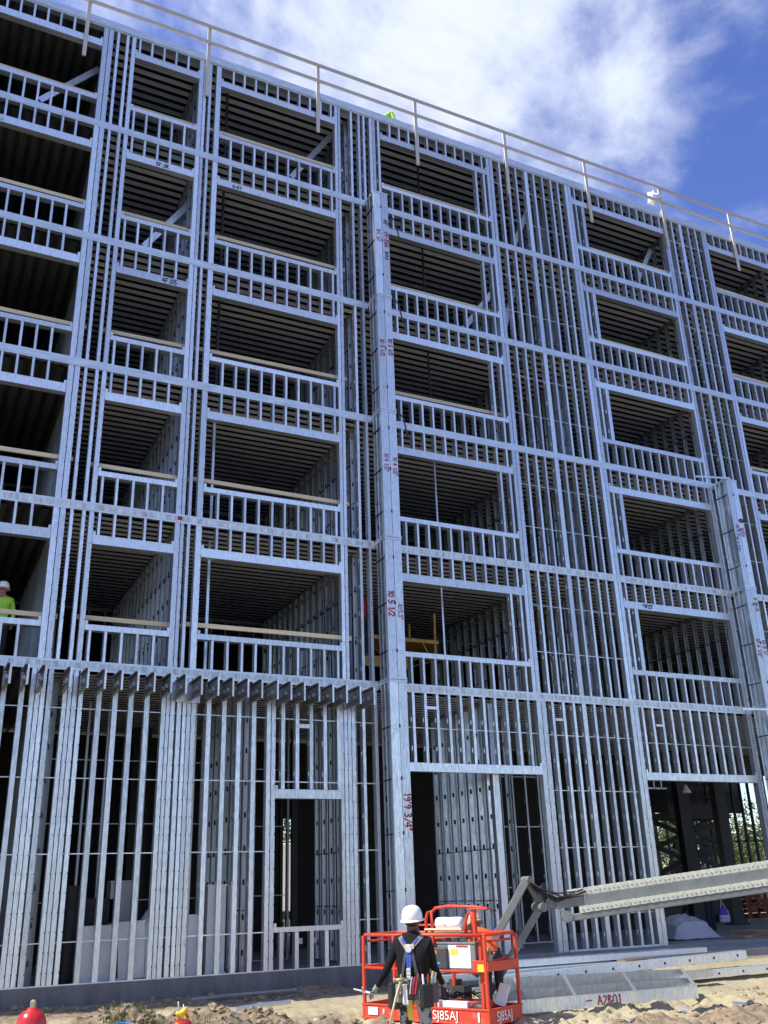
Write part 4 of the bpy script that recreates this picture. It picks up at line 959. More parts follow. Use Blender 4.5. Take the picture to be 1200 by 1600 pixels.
for t in (1.35, 2.3, 3.2, 4.4):
    mb = MB(); mb.bar(LB(LO0 + D * t - SN * .125 + Vector((0, 0, .06))), LB(LO0 + D * (t + .1) - SN * .125 + Vector((0, 0, .06))), .03, .05); mb.build('clamp', CHAR, lift)
    mb = MB(); mb.bar(LB(LO0 + D * t - SN * .13), LB(LO0 + D * (t + .1) - SN * .13), .02, .05); mb.build('clamp', SILVER, lift)
# the machine base beyond the right edge of the view
base = UP0 + D * 13.0; bz = -.62
mb = MB(); ang = math.atan2(D.y, D.x)
ch = thing  # chassis pieces stay parts of the lift
cb = LB(Vector((base.x, base.y, bz))); crot = ang - BR
mb.box(-2.2, 1.6, -1.1, 1.1, .45, .85); mb.build('chassis', BOOMG, lift, tuple(cb), (0, 0, crot), bevel=.04)
mb = MB(); mb.box(-1.5, 2.2, -1.15, 1.15, .95, 2.1); mb.tube([(0, 0, .8), (0, 0, 1.0)], .6, 24); mb.build('turntable', RED, lift, tuple(cb), (0, 0, crot), bevel=.08)
mb = MB(); mb.bar((0, 0, 2.0), (-.6, 0, 3.4), .35, .4); mb.build('boom_riser', BOOMG, lift, tuple(cb), (0, 0, crot))
for sx in (-1.7, 1.2):
    for sy in (-1.15, 1.15):
        mb = MB(); mb.tube([(0, -.2, 0), (0, .2, 0)], .5, 28); w = mb.build('wheel', BLACK, lift, tuple(cb + Matrix.Rotation(crot, 3, 'Z') @ Vector((sx, sy, .5))), (0, 0, crot), bevel=.05)
        mb = MB(); mb.tube([(0, -.21, 0), (0, .21, 0)], .25, 20); mb.build('rim', WHITE, w)

def BW(p): return (BF.x + p[0] * math.cos(BR) - p[1] * math.sin(BR), BF.y + p[0] * math.sin(BR) + p[1] * math.cos(BR), BF.z + p[2])
# things lying in the platform
mb = MB(); mb.box(-.05, .05, -.35, .35, -.012, .012); tag(mb.build('plank', WOOD, None, BW((.30, .93, 1.262)), (0, 0, BR)), 'short yellowish plank lying on the platform top rail', 'plank')
mb = MB(); mb.box(-.2, .2, -.36, .36, -.06, .0); tag(mb.build('cardboard_sheet', PLY, None, BW((.34, .90, 1.21)), (0, 0, BR)), 'flat brown carton tucked under the short plank on the lift platform', 'carton')
for k, (y, l) in enumerate(((.97, .12), (.74, .13))):
    mb = MB(); mb.lathe([(.05, -l), (.082, -l * .9), (.088, -l * .3), (.09, l * .3), (.082, l * .9), (.05, l)], 18)
    tag(mb.build('white_bundle', PAPER, None, BW((.34, y, 1.345)), (R(90), 0, BR), smooth=True), ['soft white bundle on the plank, nearer the bearded worker in black', 'soft white bundle on the plank, under the overhead guard bar'][k] if k else 'soft white bundle on the plank, the one nearer the worker in black', 'bundle')
mb = MB(); mb.box(-.045, .045, -.36, .36, -.045, .045); tag(mb.build('metal_channel', DUCT, None, BW((.14, .80, .245)), (0, 0, BR), bevel=.004), 'bright white metal channel lying along the platform kick plate', 'channel')
mb = MB(); mb.lathe([(.10, 0), (.12, .02), (.115, .12), (.09, .17), (.04, .19)], 14, sx=.8, sy=1.4); b_ = tag(mb.build('tool_bag', BLACK, None, BW((.20, .28, .09)), (0, 0, BR), smooth=True), 'small black tool bag on the lift platform floor by the corner post', 'bag')
mb = MB(); mb.box(-.125, -.118, -.03, .02, .05, .11); mb.build('label', PAPER, b_)
mb = MB(); mb.box(-.01, .01, -.04, .14, 0, .30); tag(mb.build('leaning_sign', PAPER, None, BW((.55, .12, .20)), (R(12), R(18), BR)), 'small leaning white panel with red edge inside the lift platform', 'panel')
mb = MB(); mb.tube([(0, 0, 0), (0, .01, .12), (.02, 0, .20)], [.04, .05, .03], 10); mb.tube([(.0, 0, .18), (.03, .05, .30)], .012, 6); mb.tube([(.0, 0, .18), (-.02, -.04, .28)], .012, 6); mb.tube([(0, 0, .1), (.1, -.03, .22)], .014, 6)
tag(mb.build('tool_cluster', BRASS, None, BW((.25, .10, .72)), (0, 0, BR)), 'dull hand tools standing in the red tool tray of the lift', 'tools')
mb = MB()
for k in range(6): mb.tube([(random.uniform(-.2, .2), random.uniform(-.3, .3), .02), (random.uniform(-.2, .2), random.uniform(-.3, .3), .10), (random.uniform(-.2, .2), random.uniform(-.3, .3), .03)], .012, 6)
tag(mb.build('cable_heap', BLACK, None, BW((.42, .75, .285)), (0, 0, BR), smooth=True), 'tangled black cables heaped on the platform locker', 'cables')

mb = MB(); mb.lathe([(.03, -.16), (.06, -.13), (.065, -.04), (.04, 0), (.02, .02)], 12, sx=.8); tag(mb.build('tan_pouch', TANW, None, BW((-.03, 1.02, .83)), smooth=True), 'tan cloth pouch hanging on the middle post of the lift platform', 'pouch')
mb = MB()
for k in range(40):
    a = k * .5; mb_ = .12 + .01 * math.sin(k * 1.7); P_ = (mb_ * math.cos(a), .02 * math.sin(k * .9), mb_ * math.sin(a)); Q_ = ((.12 + .01 * math.sin((k + 1) * 1.7)) * math.cos(a + .5), .02 * math.sin((k + 1) * .9), (.12 + .01 * math.sin((k + 1) * 1.7)) * math.sin(a + .5)); mb.tube([P_, Q_], .009, 5, cap=False)
tag(mb.build('rope_coil', WIRE, None, BW((.84, 1.75, 1.03)), (0, 0, BR + R(90)), smooth=True), 'pale coil of rope hanging from the rear rail of the lift platform', 'rope')
mb = MB(); mb.box(-.16, .16, -.10, .10, 0, .2); mb.box(-.17, .17, -.11, .11, .2, .23); mb.tube([(-.08, 0, .23), (-.08, 0, .29), (.08, 0, .29), (.08, 0, .23)], .014, 6); tag(mb.build('tool_box', CHAR, None, BW((.45, 1.2, .252)), (0, 0, BR + R(14)), bevel=.01), 'dark tool box with a carrying handle on the platform locker', 'tool box')
pose = dict(waist=(0, .05, 1.05), chest=(0, .19, 1.16), uchest=(0, .30, 1.20), neck=(0, .36, 1.25), jaw=(0, .42, 1.27), head=(0, .455, 1.345), crown=(0, .46, 1.41), nose=(0, .545, 1.30), earl=(-.088, .44, 1.315), earr=(.088, .44, 1.315),
    shl=(-.17, .29, 1.20), shr=(.17, .29, 1.20), ell=(-.24, .36, .96), elr=(.24, .36, .96), wrl=(-.2, .52, .84), wrr=(.2, .52, .84), hal=(-.18, .58, .80), har=(.18, .58, .80))
pw, _b = person('worker in orange vest and tan hat bending forward behind the lift platform', BW((1.02, .55, -.06)), R(2), pose, dict(S=HIVISO, P=DARKP, K=SKIN, G=GLOVEB, B=BOOT), hat=HATTAN)
# ---- other people
px = dict(wrr=(.22, .30, 1.05), har=(.20, .37, 1.06), elr=(.25, .03, 1.12), uchest=(0, .05, 1.40), neck=(0, .09, 1.48), jaw=(0, .13, 1.54), head=(0, .13, 1.62), crown=(0, .13, 1.69), nose=(0, .245, 1.57), earl=(-.088, .12, 1.59), earr=(.088, .12, 1.59))
person('worker in lime green shirt and white hard hat leaning at the second storey opening', (1.26, .72, FL[1] - .06), R(170), px, dict(S=HIVIS, P=DARKP, K=SKIN2, G=SKIN2, B=BOOT), hat=HAT, scale=.91)
person('worker in red shirt and dark trousers standing behind studs beside the tall pier', (9.05, 1.25, FL[1] + .8), R(150), {}, dict(S=REDSH, P=NAVY, K=SKIN, G=SKIN, B=BOOT))
cr = dict(waist=(0, .03, .62), pelvis=(0, -.08, .50), chest=(0, .18, .74), uchest=(0, .30, .79), neck=(0, .38, .76), jaw=(0, .43, .71), head=(0, .47, .66), crown=(0, .50, .61), nose=(0, .50, .76), earl=(-.08, .46, .68), earr=(.08, .46, .68),
    shl=(-.18, .28, .78), shr=(.18, .28, .78), ell=(-.2, .36, .52), elr=(.2, .36, .52), wrl=(-.16, .42, .30), wrr=(.16, .42, .30), hal=(-.15, .44, .22), har=(.15, .44, .22),
    hil=(-.1, -.06, .46), hir=(.1, -.06, .46), knl=(-.14, .26, .42), knr=(.14, .26, .42), anl=(-.13, .05, .11), anr=(.13, .05, .11), tol=(-.14, .2, .045), tor=(.14, .2, .045))
person('worker in lime green shirt crouching behind the roof edge', (9.75, .62, FL[6] - .10), R(-95), cr, dict(S=HIVIS, P=DARKP, K=SKIN2, G=GLOVEB, B=BOOT))
person('person in navy trousers standing inside the right ground doorway behind the boom', (19.62, 2.5, 0.0), R(20), dict(wrr=(.27, .05, .90), har=(.275, .06, .83)), dict(S=NAVY, P=NAVY, K=SKIN2, G=SKIN2, B=BOOT))
bagm = MB(); bagm.lathe([(.14, 0), (.17, .03), (.165, .18)], 14, sx=1, sy=.55); 
bag = tag(bagm.build('shopping_bag', LAV, None, (19.98, 2.38, .28), smooth=True), 'purple and white plastic bag hanging beside the person in navy trousers', 'bag')
mb = MB(); mb.lathe([(.168, .10), (.155, .26), (.10, .34)], 14, sx=1, sy=.55); mb.build('print', PURPLE, bag, smooth=True)
mb = MB(); mb.tube([(-.09, 0, .33), (-.06, 0, .46), (-.04, 0, .54), (.0, 0, .46), (.06, 0, .34)], .012, 6); mb.build('handle', LAV, bag)

# ================================================================== THINGS ON THE GROUND
hy = thing('fire_hydrant', 'red fire hydrant with a rounded bonnet and weathered top nut', 'fire hydrant', (1.47, -7.15, -.55))
mb = MB(); mb.lathe([(.17, 0), (.17, .04), (.115, .05), (.115, .62), (.165, .63), (.165, .67)], 28); mb.build('barrel', HYDR, hy, smooth=False, bevel=.006)
mb = MB(); mb.lathe([(.165, .672), (.168, .70), (.150, .705), (.145, .74), (.132, .80), (.10, .855), (.055, .875), (.05, .89), (.03, .892)], 28); bon = mb.build('bonnet', HYDR, hy, smooth=True)
mb = MB()
for k in range(8):
    a = math.pi * k / 4 + .2; mb.lathe([(.016, 0), (.016, .022), (.008, .028)], 6, (.150 * math.cos(a), .150 * math.sin(a), .70))
mb.build('flange_bolt', HYDR, bon)
mb = MB(); mb.lathe([(.030, .89), (.030, .94), (.024, .955), (.016, .96)], 5); mb.build('top_nut', BRASS, bon)
for a in (0, 90, 180):
    mb = MB(); mb.tube([(.10, 0, .45), (.17, 0, .45)], .06, 16); mb.tube([(.17, 0, .45), (.20, 0, .45)], .072, 8); mb.build('outlet_cap', HYDR, hy, (0, 0, 0), (0, 0, R(a + 20)))
can = thing('fuel_can', 'red plastic can with a yellow spout cap poking up behind the dirt heap', 'fuel can', (3.32, -5.9, -.36), R(20))
mb = MB(); mb.lathe([(.10, 0), (.125, .03), (.125, .25), (.10, .32), (.06, .345)], 18, sx=1.1, sy=.8); mb.build('body', REDPL, can, smooth=True)
mb = MB(); mb.tube([(-.07, 0, .33), (-.05, 0, .40), (.03, 0, .42), (.08, 0, .36)], .02, 8); mb.build('handle', ORNG, can, smooth=True)
mb = MB(); mb.tube([(-.02, 0, .345), (-.03, 0, .40), (-.09, .0, .425)], [.035, .032, .02], 10); mb.tube([(-.02, .0, .41), (.05, 0, .46)], [.034, .026], 10); mb.build('spout', YELLOW, can, smooth=True)
mb = MB(); mb.lathe([(.11, 0), (.13, .24), (.137, .245), (.137, .262), (.13, .265), (.12, .258), (.105, .02)], 24)
bk = tag(mb.build('bucket', BLUEPL, None, (2.62, -5.95, -.265), (R(4), R(6), 0), smooth=False), 'small blue plastic bucket sunk in the dirt heap', 'bucket')
mb = MB(); mb.tube([(-.13, 0, .255), (-.10, .02, .2), (0, .11, .17), (.10, .02, .2), (.13, 0, .255)], .005, 6); mb.build('handle', WIRE, bk)
mb = MB(); mb.tube([(0, 0, 0), (.015, 0, .08), (-.02, .0, .16), (-.035, 0, .24)], .007, 6); mb.tube([(.03, .02, 0), (.04, .01, .08), (.075, 0, .15), (.08, .0, .20)], .007, 6)
tag(mb.build('wire_ends', WIRE, None, (3.40, -5.45, -.10), (0, 0, R(40)), smooth=True), 'two pale bent wire ends sticking up out of the dirt beside the red can', 'wires')
mb = MB(); mb.tube([(0, 0, 0), (.5, .1, .02), (1.0, .22, .02)], .035, 8); tag(mb.build('pipe_offcut', GALV, None, (5.25, -1.9, -.36)), 'short grey pipe offcut lying in the shade before the foundation', 'pipe')
mb = MB(); mb.tube([(0, 0, 0), (.6, .02, .02), (1.9, .0, .03)], .03, 8); tag(mb.build('pipe_length', CONC, None, (4.9, -.55, -.30)), 'thin dull pipe lying along the foot of the foundation', 'pipe')

oc = None
for x, y, a in ((9.6, -6.2, 20), (11.2, -5.6, 75), (12.6, -5.4, 140), (13.9, -4.3, 35), (6.3, -3.0, 110), (5.6, -3.4, 15)):
    if oc is None:
        mb = MB(); mb.box(0, .22, 0, .05, 0, .004); mb.box(0, .22, 0, .004, 0, .04); oc = mb.build('steel_offcut', GALV); o = oc
    else: o = oc.copy(); COL.objects.link(o)
    o.location = (x, y, ground_h(x, y) + .02); o.rotation_euler = (R(8), R(-6), R(a)); tag(o, 'small steel offcut lying on the trampled dirt', 'offcut', 'steel offcuts on the dirt')
# framed stud panel lying on the dirt
pn = thing('framed_stud_panel', 'galvanised stud panel of two long bays lying on the dirt by the lift', 'stud panel', (0, 0, 0))
c0 = Vector((8.95, -4.02, -.54)); c1 = Vector((12.52, -4.42, -.52)); c3 = Vector((13.15, -3.42, -.335)); c2 = Vector((9.35, -3.10, -.28))
def lerp(a, b, t): return a + (b - a) * t
def channel(a, b, w, h, nm, par, m=GALV, inner=1):
    mb = MB(); a = Vector(a); b = Vector(b); d = (b - a).normalized(); s = d.cross(Vector((0, 0, 1))).normalized() * inner
    U = Vector((0, 0, h))
    mb.face([a, b, b + U, a + U]); mb.face([a + U, b + U, b + U - s * w, a + U - s * w]); mb.face([a, b, b - s * w, a - s * w]); mb.face([a + U - s * w, b + U - s * w, b + U - s * w - Vector((0, 0, .015)), a + U - s * w - Vector((0, 0, .015))])
    o = mb.build(nm, m, par); so = o.modifiers.new('t', 'SOLIDIFY'); so.thickness = .004; return o
channel(c0, c1, .055, .19, 'stud', pn); channel(lerp(c0, c2, .5), lerp(c1, c3, .5), .055, .17, 'stud', pn, GALV_SHADE); channel(c2, c3, .055, .17, 'stud', pn, GALV_SHADE)  # inner studs take the darker copy, their shade painted in
channel(c1, c3, .06, .19, 'track', pn, inner=1); channel(c0, c2, .06, .19, 'track', pn, inner=-1)
for t in (.10, .35, .665):
    mb = MB(); mb.bar(lerp(c0, c1, t) + Vector((0, 0, .16)), lerp(c2, c3, t) + Vector((0, 0, .16)), .035, .04); mb.build('bridging', GALV, pn)
dirv = (c1 - c0).normalized()
def pmark(text, t, h, m, dz=.03):
    mb = MB(); a = lerp(c0, c1, t) + Vector((0, -.008, dz)); strokes(text, h, .018, lambda tx, ty: a + dirv * tx + Vector((0, 0, ty)), mb); mb.build('hand_writing', m, pn)
pmark('A2B01', .46, .13, INKRED); pmark('--', .40, .1, INKRED, .05)

# long studs and tracks stacked in front of the slab
def long_c(a, b, w, h, holes=False):
    a = Vector(a); b = Vector(b); d = b - a; L = d.length
    mb = MB(); mb.box(0, L, 0, w, 0, .004); mb.box(0, L, 0, .004, 0, h); mb.box(0, L, w - .004, w, 0, h)
    if holes:
        x = .3
        while x < L: mb.box(x, x + .045, -.003, 0, h * .35, h * .65, 1); x += .62
    return mb, math.atan2(d.y, d.x), a, math.asin(d.z / L)
def lay(nm, lab, a, b, w, h, holes=False, m=GALV, flip=False, grp='long steel sections stacked before the slab'):
    mb, ang, p, pt = long_c(a, b, w, h, holes)
    if flip: mb.v = [(x, y, h - z) for x, y, z in mb.v]
    o = mb.build(nm, [m, BLACK], None, tuple(p), (0, -pt, ang)); return tag(o, lab, 'steel section', grp)
lay('steel_track', 'wide bluish track laid upside down on top of the stack, nearest the slab', (9.2, -1.55, -.09), (15.35, -1.75, -.07), .34, .11, flip=True)
lay('steel_track', 'second wide track just under the top one in the stack', (9.0, -1.85, -.22), (14.9, -1.98, -.20), .30, .10, flip=True)
lay('steel_stud', 'long pale stud with punched holes, highest of the two holed ones', (9.6, -2.35, -.30), (15.75, -2.42, -.17), .18, .15, True, flip=True)
lay('steel_stud', 'long pale stud with punched holes lying lowest on the dirt', (9.9, -2.75, -.47), (16.1, -2.85, -.40), .18, .13, True, flip=True)
lay('steel_stud', 'plain long stud between the holed studs and the framed panel', (9.2, -2.95, -.46), (14.2, -3.05, -.36), .16, .12, flip=True)
lay('steel_track', 'plain track lying flat beneath the holed studs', (8.8, -2.05, -.40), (15.3, -2.2, -.36), .30, .06, flip=True)
mb = MB()
for k in range(5): mb.box(0, .6, k * .05, k * .05 + .03, 0, .03 + .008 * (k % 2))
tag(mb.build('wood_shim_bundle', PLY, None, (12.85, -2.2, -.08), (0, 0, R(4))), 'short dark wooden slats lying across the steel stack', 'slats')

# sheet metal ducts waiting behind the left studs
def duct(nm, lab, loc, size, rot, m, folds=True):
    mb = MB(); x, y, z = size; t = .01
    mb.box(0, x, 0, t, 0, z); mb.box(0, x, y - t, y, 0, z); mb.box(0, t, t, y - t, 0, z); mb.box(x - t, x, t, y - t, 0, z)
    mb.box(-.02, x + .02, -.02, 0, z - .03, z); mb.box(-.02, x + .02, -.02, 0, 0, .03)
    if folds: mb.bar((.02, -.004, .05), (x - .02, -.004, z - .06), .008, .012); mb.bar((x - .02, -.004, .05), (.02, -.004, z - .06), .008, .012)
    o = mb.build(nm, m, None, loc, rot); return tag(o, lab, 'duct', 'sheet metal ducts inside the left bays')
duct('sheet_metal_duct', 'bright square duct section, leftmost behind the left ground studs', (3.17, .22, .02), (.62, .5, .88), (0, 0, R(6)), DUCT)
duct('sheet_metal_duct', 'bright duct section standing in the middle of the left ground bay', (3.82, .27, .02), (.45, .5, .92), (0, R(-3), R(-8)), DUCT)
duct('sheet_metal_duct', 'dull grey upright duct standing behind the bright ones', (3.72, .9, .02), (.5, .4, 1.62), (0, 0, 0), DUCTG, False)
duct('sheet_metal_duct', 'tall white casing standing behind the studs left of the small opening', (5.36, .24, .02), (.34, .4, 1.50), (0, 0, R(-3)), DUCT, False)
duct('sheet_metal_duct', 'narrow white casing beside the tall one behind the studs', (5.02, .25, .02), (.26, .3, 1.0), (0, 0, R(4)), DUCT, False)
mb = MB(); mb.tube([(0, 0, 0), (0, 0, .45), (.04, 0, .75), (.16, 0, .98), (.3, .05, 1.1)], [.19, .19, .19, .18, .17], 20); tag(mb.build('elbow_duct', DUCT, None, (4.26, .42, .02), smooth=True), 'rounded white elbow duct standing against the packed studs', 'duct', 'sheet metal ducts inside the left bays')
mb = MB(); mb.box(0, .7, 0, .5, 0, .45); tag(mb.build('crate', DARKSTEEL, None, (3.2, .9, .9), bevel=.02), 'dark crate sitting on the leftmost bright duct', 'crate')
mb = MB(); mb.tube([(0, 0, 0), (0, 0, 1.55)], .17, 20); mb.tube([(.16, -.1, 0), (.16, -.1, 1.5)], .02, 6, 1); tag(mb.build('flex_duct_roll', [DARKSTEEL, SILVER], None, (2.98, .7, .02)), 'dark upright roll with a shiny edge behind the left ground studs', 'roll')
mb = MB(); mb.tube([(0, 0, 0), (0, 0, 5.1)], .032, 10); tag(mb.build('riser_pipe', PAPER, None, (5.0, .30, .02)), 'tall thin white pipe rising behind the studs', 'pipe')

# yellow scaffold on the second floor right of the tall pier
sc = thing('scaffold_tower', 'yellow rolling scaffold inside the second storey, right of the tall pier', 'scaffold', (0, 0, FL[1]))
def bars(nm, L, r=.025, m=SCAFY):
    for a, b in L:
        mb = MB(); mb.tube([a, b], r, 8); mb.build(nm, m, sc)
bars('post', [((11.35, 1.9, .1), (11.40, 1.9, 2.25)), ((11.10, 2.7, .1), (11.10, 2.7, 2.15)), ((9.6, 1.9, .1), (9.6, 1.9, 2.2)), ((9.6, 2.7, .1), (9.6, 2.7, 2.2))], .032)
bars('ledger', [((11.35, 1.9, 1.2), (11.10, 2.7, 1.2)), ((9.6, 1.9, 1.2), (9.6, 2.7, 1.2)), ((11.35, 1.9, .3), (11.10, 2.7, .3)), ((11.36, 1.9, 1.05), (11.1, 2.7, 1.05))])
bars('diagonal_brace', [((11.0, 1.88, 1.5), (11.45, 1.88, .7)), ((9.6, 2.7, 1.9), (11.1, 2.7, .6))], .018)
mb = MB(); mb.box(9.5, 11.45, 1.86, 2.75, 1.46, 1.50); mb.box(9.5, 11.45, 1.84, 1.87, 1.46, 1.545); mb.box(9.5, 10.85, 2.3, 2.34, .9, 1.16); mb.build('deck', SCAFY, sc)
mb = MB(); mb.box(13.4, 15.55, .45, .49, 0, .17); tag(mb.build('toe_board', ORNG, None, (0, 0, FL[2] + .02)), 'red-orange board on edge along the third floor, left of the opening above the short pier', 'toe board', 'red-orange boards along the third floor')
mb = MB(); mb.box(15.9, 19.5, .45, .49, 0, .17); tag(mb.build('toe_board', ORNG, None, (0, 0, FL[2] + .02), (0, 0, 0)), 'longer red-orange board on edge along the third floor opening above the short pier', 'toe board', 'red-orange boards along the third floor')
mb = MB(); mb.tube([(0, 0, .55), (.02, 0, .35), (-.03, .02, .2), (.04, 0, .05)], .014, 6); mb.tube([(0, 0, .55), (.05, 0, .3), (.02, 0, .05)], .014, 6); tag(mb.build('orange_cord', ORNG, None, (18.55, .32, FL[1]), smooth=True), 'orange cord hanging in the second storey opening above the short pier', 'cord')
mb = MB(); mb.box(-.06, .09, 0, .12, .52, .66); tag(mb.build('power_box', DUCTG, None, (18.55, .32, FL[1]), bevel=.01), 'small grey box above the hanging orange cord', 'box')
mb = MB(); clod(mb, (0, 0, .2), .19, 4.4, sq=1.25); mb.tube([(0, 0, .36), (.02, -.02, .52)], [.06, .02], 6); tag(mb.build('white_bag', HAT, None, (19.33, .06, 21.72), smooth=True), 'white lump tied to the roof guard rail beside a post', 'bag')

# ---- inside the big right ground doorway
pl = MB(); rs = random.Random(4); N = 22
def drape(i, j):
    u, v = i / N, j / N; x = 17.05 + 1.5 * u; y = 1.0 + 1.0 * v
    h = .55 * (1 - smooth01(.55, 1.0, u) * .95) * (1 - .5 * abs(v - .5)) * (1 - .25 * smooth01(.25, 0, u)) + .06 * noise.noise(Vector((u * 5, v * 6, 1))) + .03 * noise.noise(Vector((u * 14, v * 3, 7)))
    if j == 0: return (x, y - .05, .03 + .02 * noise.noise(Vector((u * 9, 0, 0))))
    if i == 0: return (x - .05, y, .04)
    return (x, y, max(.03, h))
for i in range(N):
    for j in range(N): pl.face([drape(i, j), drape(i + 1, j), drape(i + 1, j + 1), drape(i, j + 1)])
tag(pl.build('plastic_sheet', PLASTIC, None, smooth=True), 'cloudy plastic sheet draped over a pile in the right ground doorway', 'plastic sheet')
mb = MB(); mb.box(17.15, 17.9, 1.12, 1.9, .01, .34); tag(mb.build('covered_crate', PLY, None, bevel=.02), 'crate hidden under the cloudy plastic sheet', 'crate')
pp = MB()
for k in range(4): pp.box(-.9 + .05 * k, .9 - .04 * k, -.35, .35, .04 * k, .04 * k + .03)
pp.box(-1.15, -.85, -.3, .25, 0, .07)
tag(pp.build('plywood_pile', PLY, None, (19.6, .75, .005), (0, 0, R(8))), 'low pile of old plywood sheets on the doorway slab', 'plywood')
rk = thing('brick_pallet', 'stack of red bricks deep inside the right ground doorway', 'bricks', (25.9, 7.4, 0))
rs = random.Random(8)
for r_ in range(7):
    for c_ in range(4):
        if rs.random() < .82: mb = MB(); mb.box(c_ * .26, c_ * .26 + .23, 0, .5, .12 + r_ * .15, .24 + r_ * .15); mb.build('brick', RUST, rk)
mb = MB(); mb.box(-.05, 1.1, 0, .6, 0, .1); mb.build('pallet', PLY, rk)
sl = thing('scissor_lift', 'dark scissor lift parked deep inside the right ground doorway, half raised', 'scissor lift', (24.5, 8.0, 0))
mb = MB(); mb.box(-1.3, 1.3, -.5, .5, .25, .75); mb.build('chassis', DARKSTEEL, sl, bevel=.03)
for x in (-1, 1):
    for y in (-.5, .5): mb = MB(); mb.tube([(x, y - .1, .28), (x, y + .1, .28)], .28, 18); mb.build('wheel', BLACK, sl)
for lv in range(3):
    for y in (-.38, .38):
        z = .8 + lv * .82
        mb = MB(); mb.bar((-1.15, y, z), (1.15, y, z + .8), .06, .15); mb.build('scissor_arm', DARKSTEEL, sl)
        mb = MB(); mb.bar((1.15, y + .07, z), (-1.15, y + .07, z + .8), .06, .15); mb.build('scissor_arm', DARKSTEEL, sl)
mb = MB(); mb.box(-1.35, 1.35, -.55, .55, 3.28, 3.48); mb.box(-1.35, 1.35, -.56, -.53, 3.48, 3.75); mb.build('platform', DARKSTEEL, sl)
mb = MB()
for x in (-1.3, 0, 1.3):
    for y in (-.52, .52): mb.tube([(x, y, 3.48), (x, y, 4.5)], .025, 6)
for z in (4.0, 4.5): mb.tube([(-1.3, -.52, z), (1.3, -.52, z), (1.3, .52, z), (-1.3, .52, z), (-1.3, -.52, z)], .025, 6)
mb.build('rail', DARKSTEEL, sl)
wl = thing('work_light', 'small white pendant work light hanging in the right ground doorway', 'lamp', (19.87, 3.0, 3.62))
mb = MB(); mb.lathe([(.14, 0), (.11, .06), (.06, .14), (.04, .22)], 16); mb.build('shade', DUCT, wl, smooth=True)
mb = MB(); mb.tube([(0, 0, .22), (0, 0, 1.6)], .008, 6); mb.build('cord', BLACK, wl)
hf = thing('hung_frame', 'small pale metal frame hanging under the ceiling of the right ground doorway', 'frame', (17.0, 1.6, 3.55))
for k in range(4): mb = MB(); mb.box(k * .24, k * .24 + .03, 0, .03, 0, .32 + .06 * (k % 2)); mb.build('bar', GALV, hf)
mb = MB(); mb.box(0, .9, 0, .03, 0, .035); mb.box(.02, .05, 0, .03, .3, 1.5); mb.box(.70, .73, 0, .03, .3, 1.5); mb.build('hanger', GALV, hf)

# ================================================================== BEYOND THE BUILDING
tr = thing('semi_trailer', 'white box trailer parked behind the building, seen through the small left opening', 'trailer', (17.6, 28.5, -.5), R(64))
mb = MB(); mb.box(-6, 6, -1.25, 1.25, 1.15, 3.9); mb.build('box_body', WHITE, tr, bevel=.05)
mb = MB(); mb.box(-6, 6, -.5, .5, .85, 1.14); mb.build('chassis', DARKSTEEL, tr)
for x in (-5, -3.8, 4.6):
    for y in (-1.1, 1.1): mb = MB(); mb.tube([(x, y - .15, .5), (x, y + .15, .5)], .5, 18); mb.build('wheel', BLACK, tr)
def crown_mesh(seed, n=2600, rx=2.6, rz_=2.4):
    rs = random.Random(seed); mb = MB(); cl = [(rs.gauss(0, .48) * rx, rs.gauss(0, .48) * rx, rs.gauss(0, .5) * rz_, rs.uniform(.5, 1.1)) for _ in range(34)]
    for k in range(n):
        c = rs.choice(cl); p = Vector((c[0] + rs.gauss(0, .42) * c[3], c[1] + rs.gauss(0, .42) * c[3], c[2] + rs.gauss(0, .36) * c[3]))
        a = Vector((rs.gauss(0, 1), rs.gauss(0, 1), rs.gauss(0, 1))).normalized(); b = a.orthogonal().normalized(); s = rs.uniform(.07, .16)
        mb.face([p - a * s, p + b * s * .5, p + a * s, p - b * s * .5])
    return mb.mesh('crown', LEAF)
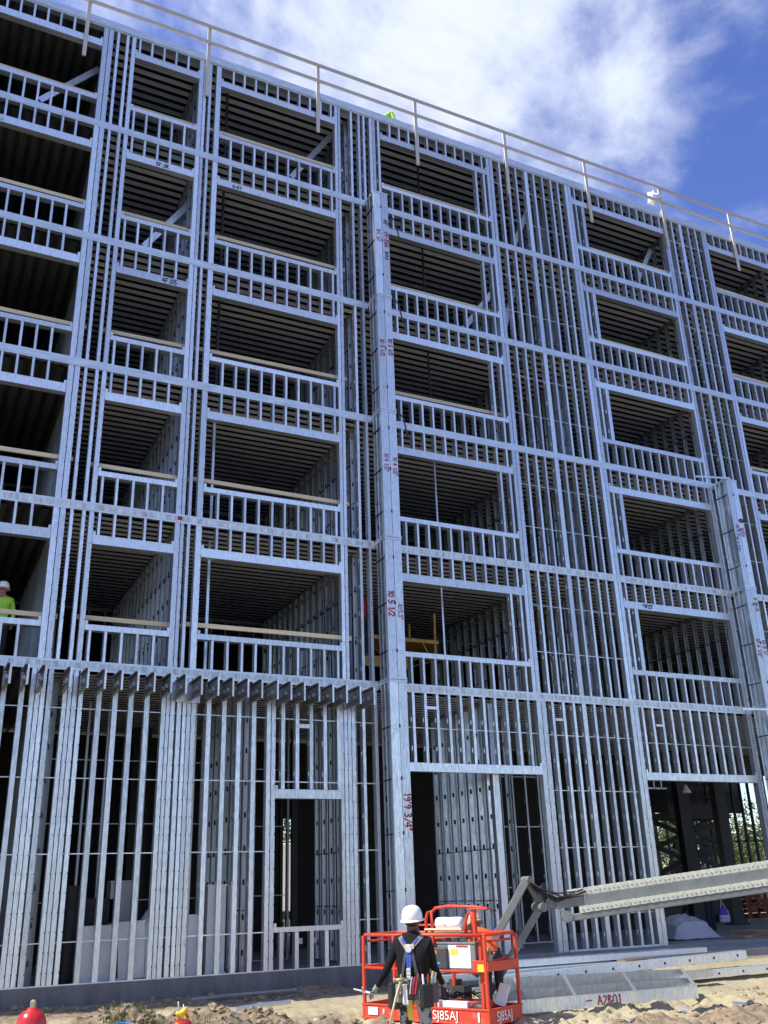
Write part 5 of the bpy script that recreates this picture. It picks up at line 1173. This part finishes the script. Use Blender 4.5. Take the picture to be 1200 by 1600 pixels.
def trunk_mesh(seed, h):
    rs = random.Random(seed); mb = MB(); mb.tube([(0, 0, -.3), (.05, 0, h * .4), (-.06, .05, h * .75), (0, 0, h * 1.2)], [.24, .18, .13, .05], 9)
    for k in range(6):
        a = rs.uniform(0, 6.28); z = h * rs.uniform(.5, .95); L = rs.uniform(1, 2.0); mb.tube([(0, 0, z), (math.cos(a) * L * .5, math.sin(a) * L * .5, z + L * .5), (math.cos(a) * L, math.sin(a) * L, z + L * .8)], [.08, .05, .02], 6)
    return mb.mesh('trunk', BARK)
CM = [crown_mesh(1), crown_mesh(2, 3000, 3.0, 2.6), crown_mesh(3, 2400, 2.2, 2.8)]; TM = [trunk_mesh(1, 3.2), trunk_mesh(2, 3.6), trunk_mesh(3, 3.0)]
TP = [(38, 24, 1.0, 1), (42.5, 27, 1.1, 0), (46, 31, 1.15, 2), (50, 28, 1.0, 1), (34.5, 26, .9, 2), (55, 34, 1.2, 0), (40, 20, .8, 0), (60, 30, 1.2, 1), (47, 22, .9, 2), (20.5, 34, 1.1, 1), (15.5, 36, 1.2, 0), (26, 36, 1.1, 2)]
for i, (x, y, s, k) in enumerate(TP):
    lab = 'leafy green tree beyond the building, glimpsed through the right ground doorway' if x > 30 else 'leafy green tree behind the white trailer, glimpsed through the small left opening'
    t = thing('tree', lab, 'tree', (x, y, -.6), i * 1.3, 'trees beyond the right doorway' if x > 30 else 'trees behind the trailer'); t.scale = (s, s, s)
    inst(TM[k], 'trunk', t); inst(CM[k], 'crown', t, (0, 0, 3.9 if i % 3 else 3.2))
rs = random.Random(21)
hm_ = MB()
for k in range(9000):
    x = rs.uniform(28, 75); y = 36 + 6 * math.sin(x * .2) + rs.gauss(0, 1.2); z = -.5 + abs(rs.gauss(0, 1.3)); p = Vector((x, y, z)); a = Vector((rs.gauss(0, 1), rs.gauss(0, 1), rs.gauss(0, 1))).normalized(); b = a.orthogonal(); s = rs.uniform(.12, .3)
    hm_.face([p - a * s, p + b * s * .6, p + a * s, p - b * s * .6])
tag(hm_.build('undergrowth', LEAF), kind='stuff')
